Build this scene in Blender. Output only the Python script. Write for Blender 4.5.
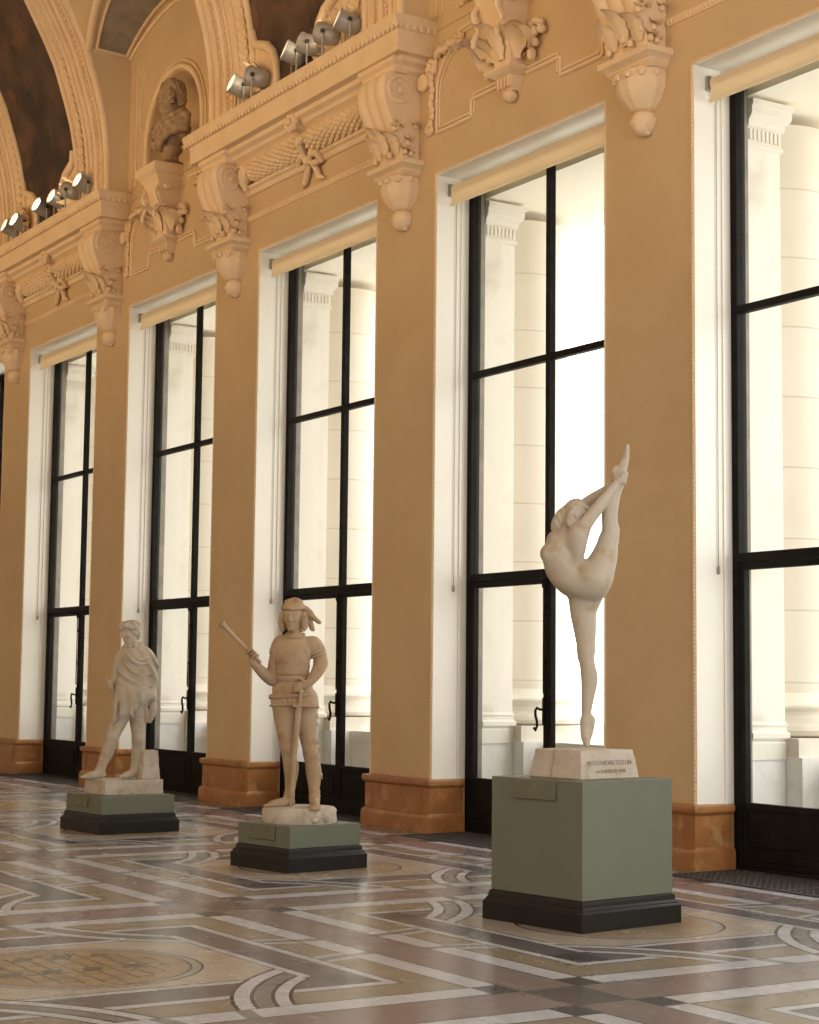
import bpy, bmesh, math, random
import numpy as np
from mathutils import Matrix, Vector, Euler
from mathutils.geometry import tessellate_polygon
random.seed(7)
PI = math.pi
sc = bpy.context.scene
col = sc.collection
for o in list(bpy.data.objects):
    bpy.data.objects.remove(o)

# ------------------------------------------------------------------ camera
YAW, PITCH, ROLL, FPX = 1.0105, 0.0953, 0.0108, 1774.07
CAM = Vector((0, -9.7184, 1.5))
fwd = Vector((-math.sin(YAW)*math.cos(PITCH), math.cos(YAW)*math.cos(PITCH), math.sin(PITCH)))
rgt = Vector((math.cos(YAW), math.sin(YAW), 0)); upv = rgt.cross(fwd)
r2 = rgt*math.cos(ROLL) + upv*math.sin(ROLL); u2 = -rgt*math.sin(ROLL) + upv*math.cos(ROLL)
cam = bpy.data.cameras.new('camera'); camo = bpy.data.objects.new('camera', cam); col.objects.link(camo)
cam.sensor_fit = 'VERTICAL'; cam.sensor_height = 36; cam.lens = FPX*36/1024
cam.clip_end = 300
m = Matrix((r2, u2, -fwd)).transposed().to_4x4(); m.translation = CAM
camo.matrix_world = m
sc.camera = camo

# ------------------------------------------------------------------ light
sc.view_settings.view_transform = 'Standard'; sc.view_settings.look = 'None'
sc.view_settings.gamma = 1; sc.view_settings.use_curve_mapping = False
sc.view_settings.exposure = 0.0
sc.cycles.use_denoising = True
sc.cycles.max_bounces = 8; sc.cycles.diffuse_bounces = 6; sc.cycles.transparent_max_bounces = 12
sc.cycles.sample_clamp_indirect = 6; sc.cycles.caustics_reflective = False; sc.cycles.caustics_refractive = False
W = bpy.data.worlds.new('sky'); sc.world = W; W.use_nodes = True
bg = W.node_tree.nodes['Background']; bg.inputs[0].default_value = (1.0, 0.975, 0.94, 1); bg.inputs[1].default_value = 3.9
def area(name, loc, rot, sx, sy, power, colr):
    l = bpy.data.lights.new(name, 'AREA'); l.shape = 'RECTANGLE'; l.size = sx; l.size_y = sy; l.energy = power; l.color = colr
    o = bpy.data.objects.new(name, l); o.location = loc; o.rotation_euler = rot; col.objects.link(o); return o
area('room_side_warm_fill', (-20, -12.6, 6.0), (PI/2, 0, 0), 40, 9, 790, (1.0, 0.79, 0.56))  # added warm fill for the window wall and statue fronts, no garden windows behind
area('room_end_cool_fill', (3.5, -5.5, 4.5), (PI/2, 0, PI/2), 10, 7, 1000, (0.94, 0.97, 1.0))  # cool area light added at the room's end to brighten right-hand faces

lt = area('upper_wall_warm_fill', (-19, -8.5, 7.2), (math.radians(102), 0, 0), 24, .8, 125, (1.0, 0.62, 0.27))  # unseen strip added to warm the upper wall and vault, not an actual fixture
lt.data.spread = math.radians(70)

# ------------------------------------------------------------------ layout numbers
X0, P, OW = -11.0763, 3.9643, 2.7835          # left edge of the nearest window opening, window spacing, opening width
ZT, ZP = 6.7194, 0.5276                        # top of openings, top of marble plinths
def xl(k): return X0 - k*P                     # left edge of opening k
def wc(k): return xl(k) + OW/2
def pc(k): return xl(k) - (P-OW)/2             # centre of the pier left of opening k

# ------------------------------------------------------------------ node materials
class E:
    """tiny wrapper that turns arithmetic into Math nodes"""
    nt = None
    def __init__(s, v): s.v = v
    @staticmethod
    def op(o, *a, clamp=False):
        n = E.nt.nodes.new('ShaderNodeMath'); n.operation = o; n.use_clamp = clamp
        for i, x in enumerate(a):
            x = x.v if isinstance(x, E) else x
            if isinstance(x, (int, float)): n.inputs[i].default_value = x
            else: E.nt.links.new(x, n.inputs[i])
        return E(n.outputs[0])
    def __add__(s, o): return E.op('ADD', s, o)
    def __sub__(s, o): return E.op('SUBTRACT', s, o)
    def __rsub__(s, o): return E.op('SUBTRACT', o, s)
    def __mul__(s, o): return E.op('MULTIPLY', s, o)
    __radd__ = __add__; __rmul__ = __mul__
    def abs(s): return E.op('ABSOLUTE', s)
    def lt(s, o): return E.op('LESS_THAN', s, o)
    def gt(s, o): return E.op('GREATER_THAN', s, o)
    def min(s, o): return E.op('MINIMUM', s, o)
    def max(s, o): return E.op('MAXIMUM', s, o)
def band(x, a, b): return x.gt(a)*x.lt(b)
def hyp(x, y): return E.op('SQRT', x*x + y*y)
def mixc(fac, a, b):
    n = E.nt.nodes.new('ShaderNodeMix'); n.data_type = 'RGBA'
    f = fac.v if isinstance(fac, E) else fac
    if isinstance(f, (int, float)): n.inputs[0].default_value = f
    else: E.nt.links.new(f, n.inputs[0])
    for i, c in ((6, a), (7, b)):
        if isinstance(c, tuple): n.inputs[i].default_value = (*c, 1)
        else: E.nt.links.new(c, n.inputs[i])
    return n.outputs[2]
def noise(scale, detail=4, rough=.55, vec=None, stretch=None):
    n = E.nt.nodes.new('ShaderNodeTexNoise'); n.inputs['Scale'].default_value = scale
    n.inputs['Detail'].default_value = detail; n.inputs['Roughness'].default_value = rough
    t = E.nt.nodes.new('ShaderNodeTexCoord'); v = t.outputs['Object']
    if stretch:
        mp = E.nt.nodes.new('ShaderNodeMapping'); mp.inputs['Scale'].default_value = stretch
        E.nt.links.new(v, mp.inputs[0]); v = mp.outputs[0]
    E.nt.links.new(v, n.inputs['Vector'])
    return E(n.outputs['Fac'])
def ramp(x, a, b):
    n = E.nt.nodes.new('ShaderNodeMapRange'); n.inputs[1].default_value = a; n.inputs[2].default_value = b
    E.nt.links.new(x.v, n.inputs[0]); return E(n.outputs[0])
def new_mat(name):
    m = bpy.data.materials.new(name); m.use_nodes = True; E.nt = m.node_tree
    return m, m.node_tree.nodes['Principled BSDF']
def mat(name, c, c2=None, scale=3, lo=.35, hi=.65, rough=.6, bump=0, bscale=30, metal=0, spec=.5, coat=0, stretch=None, c3=None, s3=9):
    m, b = new_mat(name)
    b.inputs['Roughness'].default_value = rough; b.inputs['Metallic'].default_value = metal
    b.inputs['Specular IOR Level'].default_value = spec; b.inputs['Coat Weight'].default_value = coat
    if c2 is None: b.inputs['Base Color'].default_value = (*c, 1)
    else:
        cc = mixc(ramp(noise(scale, stretch=stretch), lo, hi), c, c2)
        if c3: cc = mixc(ramp(noise(s3, 6), .55, .72), cc, c3)
        E.nt.links.new(cc, b.inputs['Base Color'])
    if bump:
        n = E.nt.nodes.new('ShaderNodeBump'); n.inputs['Strength'].default_value = bump; n.inputs['Distance'].default_value = .02
        E.nt.links.new(noise(bscale, 5).v, n.inputs['Height']); E.nt.links.new(n.outputs[0], b.inputs['Normal'])
    return m
def emit(name, c, s):
    m, b = new_mat(name); b.inputs['Base Color'].default_value = (*c, 1)
    b.inputs['Emission Color'].default_value = (*c, 1); b.inputs['Emission Strength'].default_value = s; return m

M = {}
M['plaster'] = mat('ochre_plaster', (.61, .450, .258), (.57, .412, .232), 1.3, rough=.75, bump=.12, bscale=14, spec=.25)
M['stucco'] = mat('moulded_stucco', (.79, .605, .39), (.72, .535, .33), 2.2, rough=.7, bump=.15, bscale=22, spec=.25)
M['cream'] = mat('cream_paint', (.83, .80, .72), (.79, .75, .66), .7, rough=.45, spec=.4)
M['marble'] = mat('orange_marble', (.38, .17, .058), (.29, .115, .038), 4, rough=.28, c3=(.46, .26, .105), s3=7, spec=.5)
M['iron'] = mat('black_iron', (.008, .007, .006), (.014, .012, .010), 6, rough=.6, spec=.10)
M['grate'] = mat('grate_iron', (.055, .048, .042), (.035, .03, .028), 12, rough=.6)
M['stone'] = mat('facade_limestone', (.80, .755, .675), (.72, .67, .585), .9, rough=.85, c3=(.64, .58, .49), s3=2.2, bump=.2, bscale=12, stretch=(1, 1, .35))
M['dado'] = mat('podium_limestone', (.88, .87, .85), (.78, .77, .75), 1.5, rough=.85, c3=(.68, .67, .65), s3=3, bump=.2, bscale=12, stretch=(1, 1, .3))
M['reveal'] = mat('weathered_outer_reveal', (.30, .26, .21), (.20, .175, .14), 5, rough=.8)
M['soffit'] = mat('portico_soffit', (.93, .88, .76), (.89, .83, .71), 1, rough=.9)
M['paving'] = mat('terrace_paving', (.72, .70, .66), (.64, .62, .58), 1.1, rough=.9)
def blind_mat():
    m, b = new_mat('blind_fabric'); nt = m.node_tree; b.inputs['Base Color'].default_value = (.90, .82, .66, 1); b.inputs['Roughness'].default_value = .8
    t = nt.nodes.new('ShaderNodeBsdfTranslucent'); t.inputs[0].default_value = (.85, .74, .54, 1)
    x = nt.nodes.new('ShaderNodeMixShader'); x.inputs[0].default_value = .5
    nt.links.new(b.outputs[0], x.inputs[1]); nt.links.new(t.outputs[0], x.inputs[2]); nt.links.new(x.outputs[0], nt.nodes['Material Output'].inputs[0]); return m
M['blind'] = blind_mat()
M['alu'] = mat('dull_metal', (.30, .29, .27), rough=.4, metal=.6)
M['green'] = mat('grey_green_paint', (.150, .162, .120), (.142, .154, .112), 3, rough=.5, spec=.35)
M['charcoal'] = mat('charcoal_paint', (.010, .009, .008), (.014, .012, .011), 5, rough=.45, spec=.25)
M['plaque'] = mat('olive_plate', (.125, .125, .08), (.10, .10, .065), 8, rough=.25)
M['statue'] = mat('weathered_plaster', (.52, .465, .375), (.44, .37, .275), 5, rough=.62, c3=(.41, .305, .195), s3=8, bump=.12, bscale=40, spec=.3)
M['statue2'] = mat('ochre_plaster_cast', (.45, .335, .215), (.375, .26, .15), 5, rough=.62, c3=(.32, .19, .095), s3=9, bump=.12, bscale=40, spec=.3)
M['statue_dark'] = mat('stained_plaster', (.50, .40, .28), (.40, .30, .20), 9, rough=.7)
M['rock'] = mat('rough_block', (.54, .49, .41), (.46, .40, .32), 6, rough=.8, c3=(.39, .31, .21), s3=12, bump=.5, bscale=26)
M['bust'] = mat('brown_terracotta', (.42, .29, .165), (.28, .185, .10), 7, rough=.5, spec=.4)
M['letters'] = mat('cut_letters', (.33, .29, .23), rough=.9)
M['lamp'] = mat('lamp_housing', (.40, .385, .34), (.34, .325, .29), 8, rough=.42, metal=.1)
M['lamp_black'] = mat('lamp_fittings', (.03, .028, .025), rough=.5)
M['lens'] = emit('lit_lens', (1.0, .84, .60), 9.0)
M['mural'] = mat('dark_mural', (.028, .016, .010), (.11, .055, .028), 1.7, .38, .68, rough=.5, c3=(.16, .07, .03), s3=2.6)
M['greypanel'] = mat('grey_painted_panel', (.20, .165, .12), (.27, .225, .165), 3, rough=.7, c3=(.16, .14, .11), s3=5)
M['upper'] = mat('upper_room_plaster', (.55, .42, .28), rough=.9)
def glass():
    m, b = new_mat('clear_glass'); nt = m.node_tree; nt.nodes.remove(b)
    t = nt.nodes.new('ShaderNodeBsdfTransparent'); t.inputs[0].default_value = (.97, .985, .975, 1)
    g = nt.nodes.new('ShaderNodeBsdfGlossy'); g.inputs['Roughness'].default_value = .02
    lw = nt.nodes.new('ShaderNodeLayerWeight'); lw.inputs[0].default_value = .5; E.nt = nt
    f4 = E(lw.outputs['Facing']); f4 = f4*f4; f4 = f4*f4*.25 + .015
    x = nt.nodes.new('ShaderNodeMixShader')
    nt.links.new(f4.v, x.inputs[0]); nt.links.new(t.outputs[0], x.inputs[1]); nt.links.new(g.outputs[0], x.inputs[2])
    nt.links.new(x.outputs[0], nt.nodes['Material Output'].inputs[0]); return m
M['glass'] = glass()

def floor_mat():
    m, b = new_mat('mosaic_floor')
    tc = E.nt.nodes.new('ShaderNodeTexCoord'); sp = E.nt.nodes.new('ShaderNodeSeparateXYZ')
    E.nt.links.new(tc.outputs['Object'], sp.inputs[0])
    wx, wy = E(sp.outputs[0]), E(sp.outputs[1])
    LX, LY, CX, CY = 3.83, 3.60, -8.885, -2.56
    def cell(v, c, L): return E.op('WRAP', v - c, L/2, -L/2)
    x = cell(wx, CX, LX).abs(); y = cell(wy, CY, LY).abs()
    ax = LX/2 - x; ay = LY/2 - y
    A = ax*(1/1.27); B = ay
    d = A.min(B); dm = A.max(B)
    rc = hyp(ax, ay); r = hyp(x, y)
    pink, white, ochre, dark = (.195, .152, .150), (.44, .45, .495), (.225, .19, .142), (.118, .108, .118)
    grey, cream, darksq, line = (.175, .172, .168), (.385, .345, .29), (.058, .057, .063), (.03, .026, .026)
    c = mixc(d.gt(.175), pink, white)
    c = mixc(d.gt(.34), c, ochre)
    c = mixc(d.gt(.557), c, white)
    c = mixc(d.gt(.62), c, dark)
    c = mixc(band(d, .62, .86)*band(dm, .62, .86), c, darksq)
    c = mixc(d.gt(.86), c, white)
    c = mixc(d.gt(.915), c, cream)
    # crossing squares
    c = mixc(dm.lt(.34), c, (.20, .155, .145))
    c = mixc(dm.lt(.34)*d.gt(.175), c, darksq)
    c = mixc(dm.lt(.175), c, (.105, .085, .083))
    # interlaced rings round the crossings: broad over the inner bands, thin elsewhere
    fat = B.gt(.915)*A.gt(.34); dash = band(B, .34, .557)*A.gt(.34)
    c = mixc(band(rc, 1.38, 1.66)*fat, c, white)
    c = mixc(band(rc, 1.465, 1.565)*fat, c, grey)
    c = mixc(band(rc, 1.55, 1.73)*dash, c, white)
    c = mixc(band(rc, 1.60, 1.68)*(dash.max(d.lt(.34))), c, grey)
    # medallion: plain ringed disc under the statues, inlaid disc in the room
    inl = wy.lt(-4.36)
    c = mixc(r.lt(.66), c, line)
    c = mixc(r.lt(.645), c, (.30, .275, .24))
    c = mixc(r.lt(.60)*inl, c, line)
    c = mixc(r.lt(.585)*inl, c, (.28, .20, .125))
    c = mixc(r.lt(.585)*(1 - inl), c, (.31, .245, .17))
    bk = E.nt.nodes.new('ShaderNodeTexBrick'); bk.inputs['Scale'].default_value = 3.4
    bk.inputs['Color1'].default_value = (.32, .235, .125, 1); bk.inputs['Color2'].default_value = (.25, .18, .095, 1); bk.inputs['Mortar'].default_value = (.10, .08, .06, 1)
    bk.inputs['Mortar Size'].default_value = .03; bk.inputs['Brick Width'].default_value = .62; bk.inputs['Row Height'].default_value = .34
    E.nt.links.new(tc.outputs['Object'], bk.inputs[0])
    c = mixc(r.lt(.49)*inl, c, bk.outputs[0])
    ck = E.op('WRAP', wx*1 + .07, .44, 0).lt(.13)*E.op('WRAP', wy*1 + wx*.5, .22, 0).lt(.11)*r.lt(.47)*inl
    c = mixc(ck, c, (.11, .095, .075))
    # dark joints between fields
    ln = None
    for t in (.175, .34, .557, .915):
        e = (d - t).abs().lt(.006); ln = e if ln is None else ln.max(e)
    ln = ln*(1 - band(rc, 1.38, 1.66)*fat)
    for t in (1.38, 1.465, 1.565, 1.66):
        ln = ln.max((rc - t).abs().lt(.010)*fat)
    c = mixc(ln, c, line)
    # border along the window wall and plain stone beyond
    c = mixc(wy.gt(-.43), c, (.22, .19, .16))
    # terrazzo chips and wear
    k = ramp(noise(30, 3, .6), .25, .75)*.20 + ramp(noise(7, 5, .65), .25, .75)*.30 + ramp(noise(1.6), .2, .8)*.2 + .65
    mul = E.nt.nodes.new('ShaderNodeMix'); mul.data_type = 'RGBA'; mul.blend_type = 'MULTIPLY'; mul.inputs[0].default_value = 1
    cb = E.nt.nodes.new('ShaderNodeCombineColor')
    for i in range(3): E.nt.links.new(k.v, cb.inputs[i])
    E.nt.links.new(c, mul.inputs[6]); E.nt.links.new(cb.outputs[0], mul.inputs[7])
    E.nt.links.new(mul.outputs[2], b.inputs['Base Color'])
    rr = ramp(noise(2.5), .3, .7)*.10 + .20
    E.nt.links.new(rr.v, b.inputs['Roughness'])
    b.inputs['Specular IOR Level'].default_value = .18
    return m
M['floor'] = floor_mat()

def ashlar():
    m, b = new_mat('coursed_column_stone'); b.inputs['Roughness'].default_value = .85
    tc = E.nt.nodes.new('ShaderNodeTexCoord'); sp = E.nt.nodes.new('ShaderNodeSeparateXYZ'); E.nt.links.new(tc.outputs['Object'], sp.inputs[0])
    z = E(sp.outputs[2]); j = E.op('WRAP', z, .62, 0)
    c = mixc(ramp(noise(.9, stretch=(1, 1, .6)), .35, .65), (.79, .735, .645), (.70, .64, .545))
    c = mixc(E.op('WRAP', z, 1.24, 0).lt(.62)*.25, c, (.73, .63, .51))
    c = mixc(j.lt(.014), c, (.58, .51, .42))
    E.nt.links.new(c, b.inputs['Base Color']); return m
M['ashlar'] = ashlar()

# ------------------------------------------------------------------ mesh builder
class MB:
    def __init__(s): s.v = []; s.f = []
    def add(s, vs, fs):
        n = len(s.v); s.v += [tuple(p) for p in vs]; s.f += [tuple(i+n for i in f) for f in fs]; return s
    def box(s, x0, x1, y0, y1, z0, z1):
        v = [(x, y, z) for x in (x0, x1) for y in (y0, y1) for z in (z0, z1)]
        return s.add(v, [(0, 1, 3, 2), (4, 6, 7, 5), (0, 4, 5, 1), (2, 3, 7, 6), (0, 2, 6, 4), (1, 5, 7, 3)])
    def loft(s, rings, closed=True, caps=True):
        n = len(rings[0]); v = [p for r in rings for p in r]; f = []
        for i in range(len(rings)-1):
            for j in range(n if closed else n-1):
                a, b = i*n+j, i*n+(j+1) % n
                f.append((a, b, b+n, a+n))
        if caps and closed: f += [tuple(range(n))[::-1], tuple(range((len(rings)-1)*n, len(rings)*n))]
        return s.add(v, f)
    def grid(s, pts): return s.loft(pts, closed=False, caps=False)
    def tube(s, path, r, n=8, caps=True, flat=1.0, up=None):
        path = [Vector(p) for p in path]; rs = r if isinstance(r, (list, tuple)) else [r]*len(path)
        rings = []; nrm = None
        for i, p in enumerate(path):
            t = (path[min(i+1, len(path)-1)] - path[max(i-1, 0)])
            t = t.normalized() if t.length > 1e-9 else Vector((0, 0, 1))
            if nrm is None:
                nrm = Vector(up) if up else (Vector((0, 0, 1)) if abs(t.z) < .9 else Vector((0, 1, 0)))
            nrm = (nrm - t*nrm.dot(t)); nrm = nrm.normalized() if nrm.length > 1e-6 else t.orthogonal().normalized()
            bn = t.cross(nrm)
            rings.append([p + (nrm*math.cos(2*PI*k/n)*flat + bn*math.sin(2*PI*k/n))*rs[i] for k in range(n)])
        return s.loft(rings, True, caps)
    def lathe(s, prof, c=(0, 0, 0), n=20, mod=None, sy=1.0):
        rings = []
        for r, z in prof:
            rings.append([(c[0] + (r*(1+(mod(2*PI*k/n, z) if mod else 0)))*math.cos(2*PI*k/n), c[1] + sy*(r*(1+(mod(2*PI*k/n, z) if mod else 0)))*math.sin(2*PI*k/n), c[2]+z) for k in range(n)])
        return s.loft(rings)
    def ball(s, c, r, nu=8, nv=5, rot=None):
        rx, ry, rz = (r, r, r) if isinstance(r, (int, float)) else r
        rings = []
        for i in range(nv+1):
            t = PI*(i/nv); q = max(math.sin(t), .03)
            ring = [Vector((rx*q*math.cos(2*PI*k/nu), ry*q*math.sin(2*PI*k/nu), -rz*math.cos(t))) for k in range(nu)]
            if rot is not None: ring = [rot @ p for p in ring]
            rings.append([p + Vector(c) for p in ring])
        return s.loft(rings)
    def leaf(s, base, u, nrm, L, Wd, curl=.5, lobes=4, th=.012, nu=14, nv=6):
        """lobed acanthus leaf growing from base along u, lifting towards nrm at its tip"""
        u = Vector(u).normalized(); nr = Vector(nrm); nr = (nr - u*nr.dot(u)).normalized(); w = u.cross(nr)
        for side in (0, 1):
            pts = []
            for i in range(nu+1):
                t = i/nu; wd = Wd*(math.sin(PI*(.12+.86*t))**.8)*(1-.28*abs(math.sin(PI*lobes*t))); 
                a = curl*t*t*2.2
                p0 = Vector(base) + u*(L*math.sin(min(a, 3))/max(a, 1e-3)*t if a > .01 else L*t) + nr*(L*t*(1-math.cos(a))/max(a, 1e-3) if a > .01 else 0)
                row = []
                for j in range(nv+1):
                    q = (j/nv-.5)*2
                    h = .22*wd*(1-abs(q))*1.0 - .02*Wd*math.cos(q*9)
                    row.append(p0 + w*(q*wd) + nr*(h + (0 if side == 0 else -th)))
                pts.append(row)
            s.grid(pts)
        return s
    def prism(s, poly, a0, a1, axis='x'):
        """closed polygon given in the two other axes, extruded"""
        def mk(p, a): return {'x': (a, p[0], p[1]), 'y': (p[0], a, p[1]), 'z': (p[0], p[1], a)}[axis]
        return s.loft([[mk(p, a0) for p in poly], [mk(p, a1) for p in poly]])
    def build(s, name, m, parent=None, smooth=35, bevel=0, recalc=True):
        me = bpy.data.meshes.new(name); me.from_pydata(s.v, [], s.f)
        if recalc:
            bm = bmesh.new(); bm.from_mesh(me); bmesh.ops.recalc_face_normals(bm, faces=bm.faces); bm.to_mesh(me); bm.free()
        me.materials.append(m)
        if smooth:
            me.shade_smooth(); me.set_sharp_from_angle(angle=math.radians(smooth))
        o = bpy.data.objects.new(name, me); col.objects.link(o)
        if parent: o.parent = parent
        if bevel:
            b = o.modifiers.new('bevel', 'BEVEL'); b.width = bevel; b.segments = 2; b.limit_method = 'ANGLE'
        return o
def thing(name, label, cat, loc=(0, 0, 0), rz=0, group=None):
    o = bpy.data.objects.new(name, None); o.location = loc; o.rotation_euler = (0, 0, rz); o.empty_display_size = .2
    col.objects.link(o); o['label'] = label; o['category'] = cat
    if group: o['group'] = group
    return o
def tag(o, label, cat, group=None, kind=None):
    o['label'] = label; o['category'] = cat
    if group: o['group'] = group
    if kind: o['kind'] = kind
    return o
def struct(o): o['kind'] = 'structure'; return o
def copy_tree(src, loc=None, rz=None, label=None, group=None):
    def cp(o, parent):
        c = o.copy(); col.objects.link(c); c.parent = parent
        for ch in o.children: cp(ch, c)
        return c
    r = cp(src, None)
    if loc is not None: r.location = loc
    if rz is not None: r.rotation_euler = (0, 0, rz)
    if label: r['label'] = label
    if group: r['group'] = group
    return r
def u_loft(x0, x1, yback, prof):
    """moulding profile [(offset, z)] swept round the front and both returns of a block"""
    return [[(x0-e, yback, z), (x0-e, -e, z), (x1+e, -e, z), (x1+e, yback, z)] for e, z in prof]

# ------------------------------------------------------------------ room shell
XR, XL_ = 4.0, -42.0
struct(MB().box(XL_, XR, -13.2, .600, -.3, 0).build('floor', M['floor'], smooth=0))
KS = range(-3, 8)
wall = MB()
xs = sorted([(xl(k), xl(k)+OW) for k in KS])
prev = XL_
for a, b in xs:
    wall.box(prev, a, 0, .600, 0, ZT); prev = b
wall.box(prev, XR, 0, .600, 0, ZT)
wall.box(XL_, XR, 0, .600, ZT, 8.30)
struct(wall.build('wall_right', M['plaster'], smooth=0))
struct(MB().box(XL_, XR, .66, .9, 8.25, 13.4).build('wall_right_upper', M['plaster'], smooth=0))
struct(MB().box(XL_, XR, -13.4, -13.2, 0, 13.4).build('wall_left', M['upper'], smooth=0))
struct(MB().box(XR, XR+.2, -13.4, .9, 0, 13.4).build('wall_back', M['upper'], smooth=0))
struct(MB().box(XL_-.2, XL_, -13.4, .9, 0, 13.4).build('wall_front', M['upper'], smooth=0))
struct(MB().box(XL_, XR, -13.4, .9, 13.4, 13.6).build('ceiling', M['upper'], smooth=0))

# marble plinths round the pier feet
for i, k in enumerate(range(0, 6)):
    a, b = xl(k+1)+OW, xl(k)
    prof = [(.068, 0), (.068, .13), (.066, .145), (.065, .155), (.055, .175), (.035, .19), (.035, .44), (.045, .455), (.06, .47), (.065, .50), (.06, .525), (0, .532)]
    o = MB().loft(u_loft(a, b, .37, prof), closed=False, caps=False)
    # returns end at the window frame: close the back with the pier itself
    o = struct(o.build('baseboard_%d' % (i+1), M['marble'], smooth=25))
    MB().box(a+.10, a+.125, -.042, -.03, .19, .44).box(b-.125, b-.10, -.042, -.03, .19, .44).build('corner_bead', M['marble'], o)

# cream linings of the openings and the twisted bead round them
def rope(path, r=.013, pitch=.035, n=6):
    pts = []; rs = []
    for a, b in zip(path, path[1:]):
        a, b = Vector(a), Vector(b); L = (b-a).length; k = max(2, int(L/pitch)*2)
        for i in range(k): pts.append(a+(b-a)*i/k); rs.append(r*(1.15 if i % 2 else .62))
    pts.append(Vector(path[-1])); rs.append(r)
    return pts, rs
for i, k in enumerate(KS):
    if k < -1 or k > 5: continue
    a, b = xl(k), xl(k)+OW
    mb = MB().box(a-.005, a+.016, .004, .40, ZP+.004, ZT+.005).box(b-.016, b+.005, .004, .40, ZP+.004, ZT+.005).box(a+.0161, b-.0161, .004, .40, ZT-.016, ZT+.005)
    mb.box(a+.016, a+.030, .30, .318, ZP, ZT-.016)
    o = struct(mb.build('trim_%d' % (i+1), M['cream'], smooth=0))
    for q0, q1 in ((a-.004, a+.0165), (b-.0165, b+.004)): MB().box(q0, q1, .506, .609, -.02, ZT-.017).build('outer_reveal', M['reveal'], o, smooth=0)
    p, r = rope([(a-.006, .0, ZP), (a-.006, .0, ZT+.006), (b+.008, .004, ZT+.006), (b+.008, .004, ZP)])
    MB().tube(p, r, 6).build('rope_bead', M['stucco'], o)

# ------------------------------------------------------------------ windows
FY0, FY1 = .40, .475
for i, k in enumerate(range(-1, 6)):
    a, b = xl(k)+.0165, xl(k)+OW-.0165; cx = (a+b)/2
    root = bpy.data.objects.new('window_%d' % (i+1), None); col.objects.link(root); struct(root); root.location = (cx, FY0, 0)
    def W_(mb, name, m, par=root, **kw):
        mb.v = [(x-cx, y-FY0, z) for x, y, z in mb.v]
        return mb.build(name, m, par, **kw)
    f = MB()
    f.box(a, a+.075, FY0, FY1+.03, .0, ZT-.02).box(b-.075, b, FY0, FY1+.03, 0, ZT-.02).box(a+.075, b-.075, FY0, FY1, ZT-.09, ZT-.02)
    f.box(a+.075, b-.075, FY0, FY1, 4.61, 4.675).box(a+.075, b-.075, FY0-.005, FY1+.005, 2.51, 2.59)
    f.box(cx-.033, cx+.033, FY0, FY1, 2.59, 4.61).box(cx-.033, cx+.033, FY0, FY1, 4.675, ZT-.09)
    f.box(a+.075, b-.075, FY0, FY1, 0, .035)
    W_(f, 'window_frame', M['iron'], bevel=.006, smooth=0)
    for s in (-1, 1):
        e = a+.078 if s < 0 else b-.078
        x0, x1 = sorted((e, cx+s*.004))
        d = MB()
        d.box(x0, x0+.055, FY0+.006, FY1-.006, .04, 2.505).box(x1-.055, x1, FY0+.006, FY1-.006, .04, 2.505)
        d.box(x0+.055, x1-.055, FY0+.006, FY1-.006, 2.45, 2.505).box(x0+.055, x1-.055, FY0+.006, FY1-.006, .49, .545).box(x0+.055, x1-.055, FY0+.006, FY1-.006, .04, .09)
        d = W_(d, 'door_leaf', M['iron'], bevel=.005, smooth=0)
        q = MB().box(x0+.055, x1-.055, FY0+.02, FY1-.02, .09, .49).box(x0+.10, x1-.10, FY0+.008, FY0+.02, .20, .44).box(x0+.055, x1-.055, FY0-.004, FY0+.02, .09, .17)
        W_(q, 'kick_panel', M['iron'], d, bevel=.004, smooth=0)
        W_(MB().box(x0+.055, x1-.055, FY0+.034, FY0+.04, .545, 2.45), 'glass_pane', M['glass'], d, smooth=0)
        for z0, z1 in ((2.59, 4.61), (4.675, ZT-.09)):
            xx0, xx1 = (a+.075, cx-.033) if s < 0 else (cx+.033, b-.075)
            W_(MB().box(xx0, xx1, FY0+.034, FY0+.04, z0, z1), 'glass_pane', M['glass'], smooth=0)
    h = MB()
    h.box(cx-.05, cx-.015, FY0-.012, FY0+.006, 1.10, 1.36)
    h.tube([(cx-.032, FY0-.012, 1.25), (cx-.036, FY0-.05, 1.25), (cx-.065, FY0-.06, 1.265), (cx-.092, FY0-.06, 1.24), (cx-.090, FY0-.06, 1.19), (cx-.066, FY0-.06, 1.14), (cx-.064, FY0-.06, 1.09), (cx-.088, FY0-.062, 1.05), (cx-.112, FY0-.062, 1.075)], [.012, .012, .013, .013, .014, .014, .012, .011, .014], 8)
    W_(h, 'window_handle', M['iron'])
    h = MB().tube([(cx-.02, FY0-.02, 1.4), (cx-.02, FY0-.02, 2.42)], .008, 6).lathe([(.0, 2.40), (.018, 2.41), (.02, 2.46), (.008, 2.5)], (cx-.02, FY0-.02, 0), 8)
    h.box(cx-.03, cx-.01, FY0-.022, FY0+.006, 1.7, 1.73).box(cx-.03, cx-.01, FY0-.022, FY0+.006, 2.2, 2.23)
    W_(h, 'bolt_rod', M['iron'])

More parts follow.
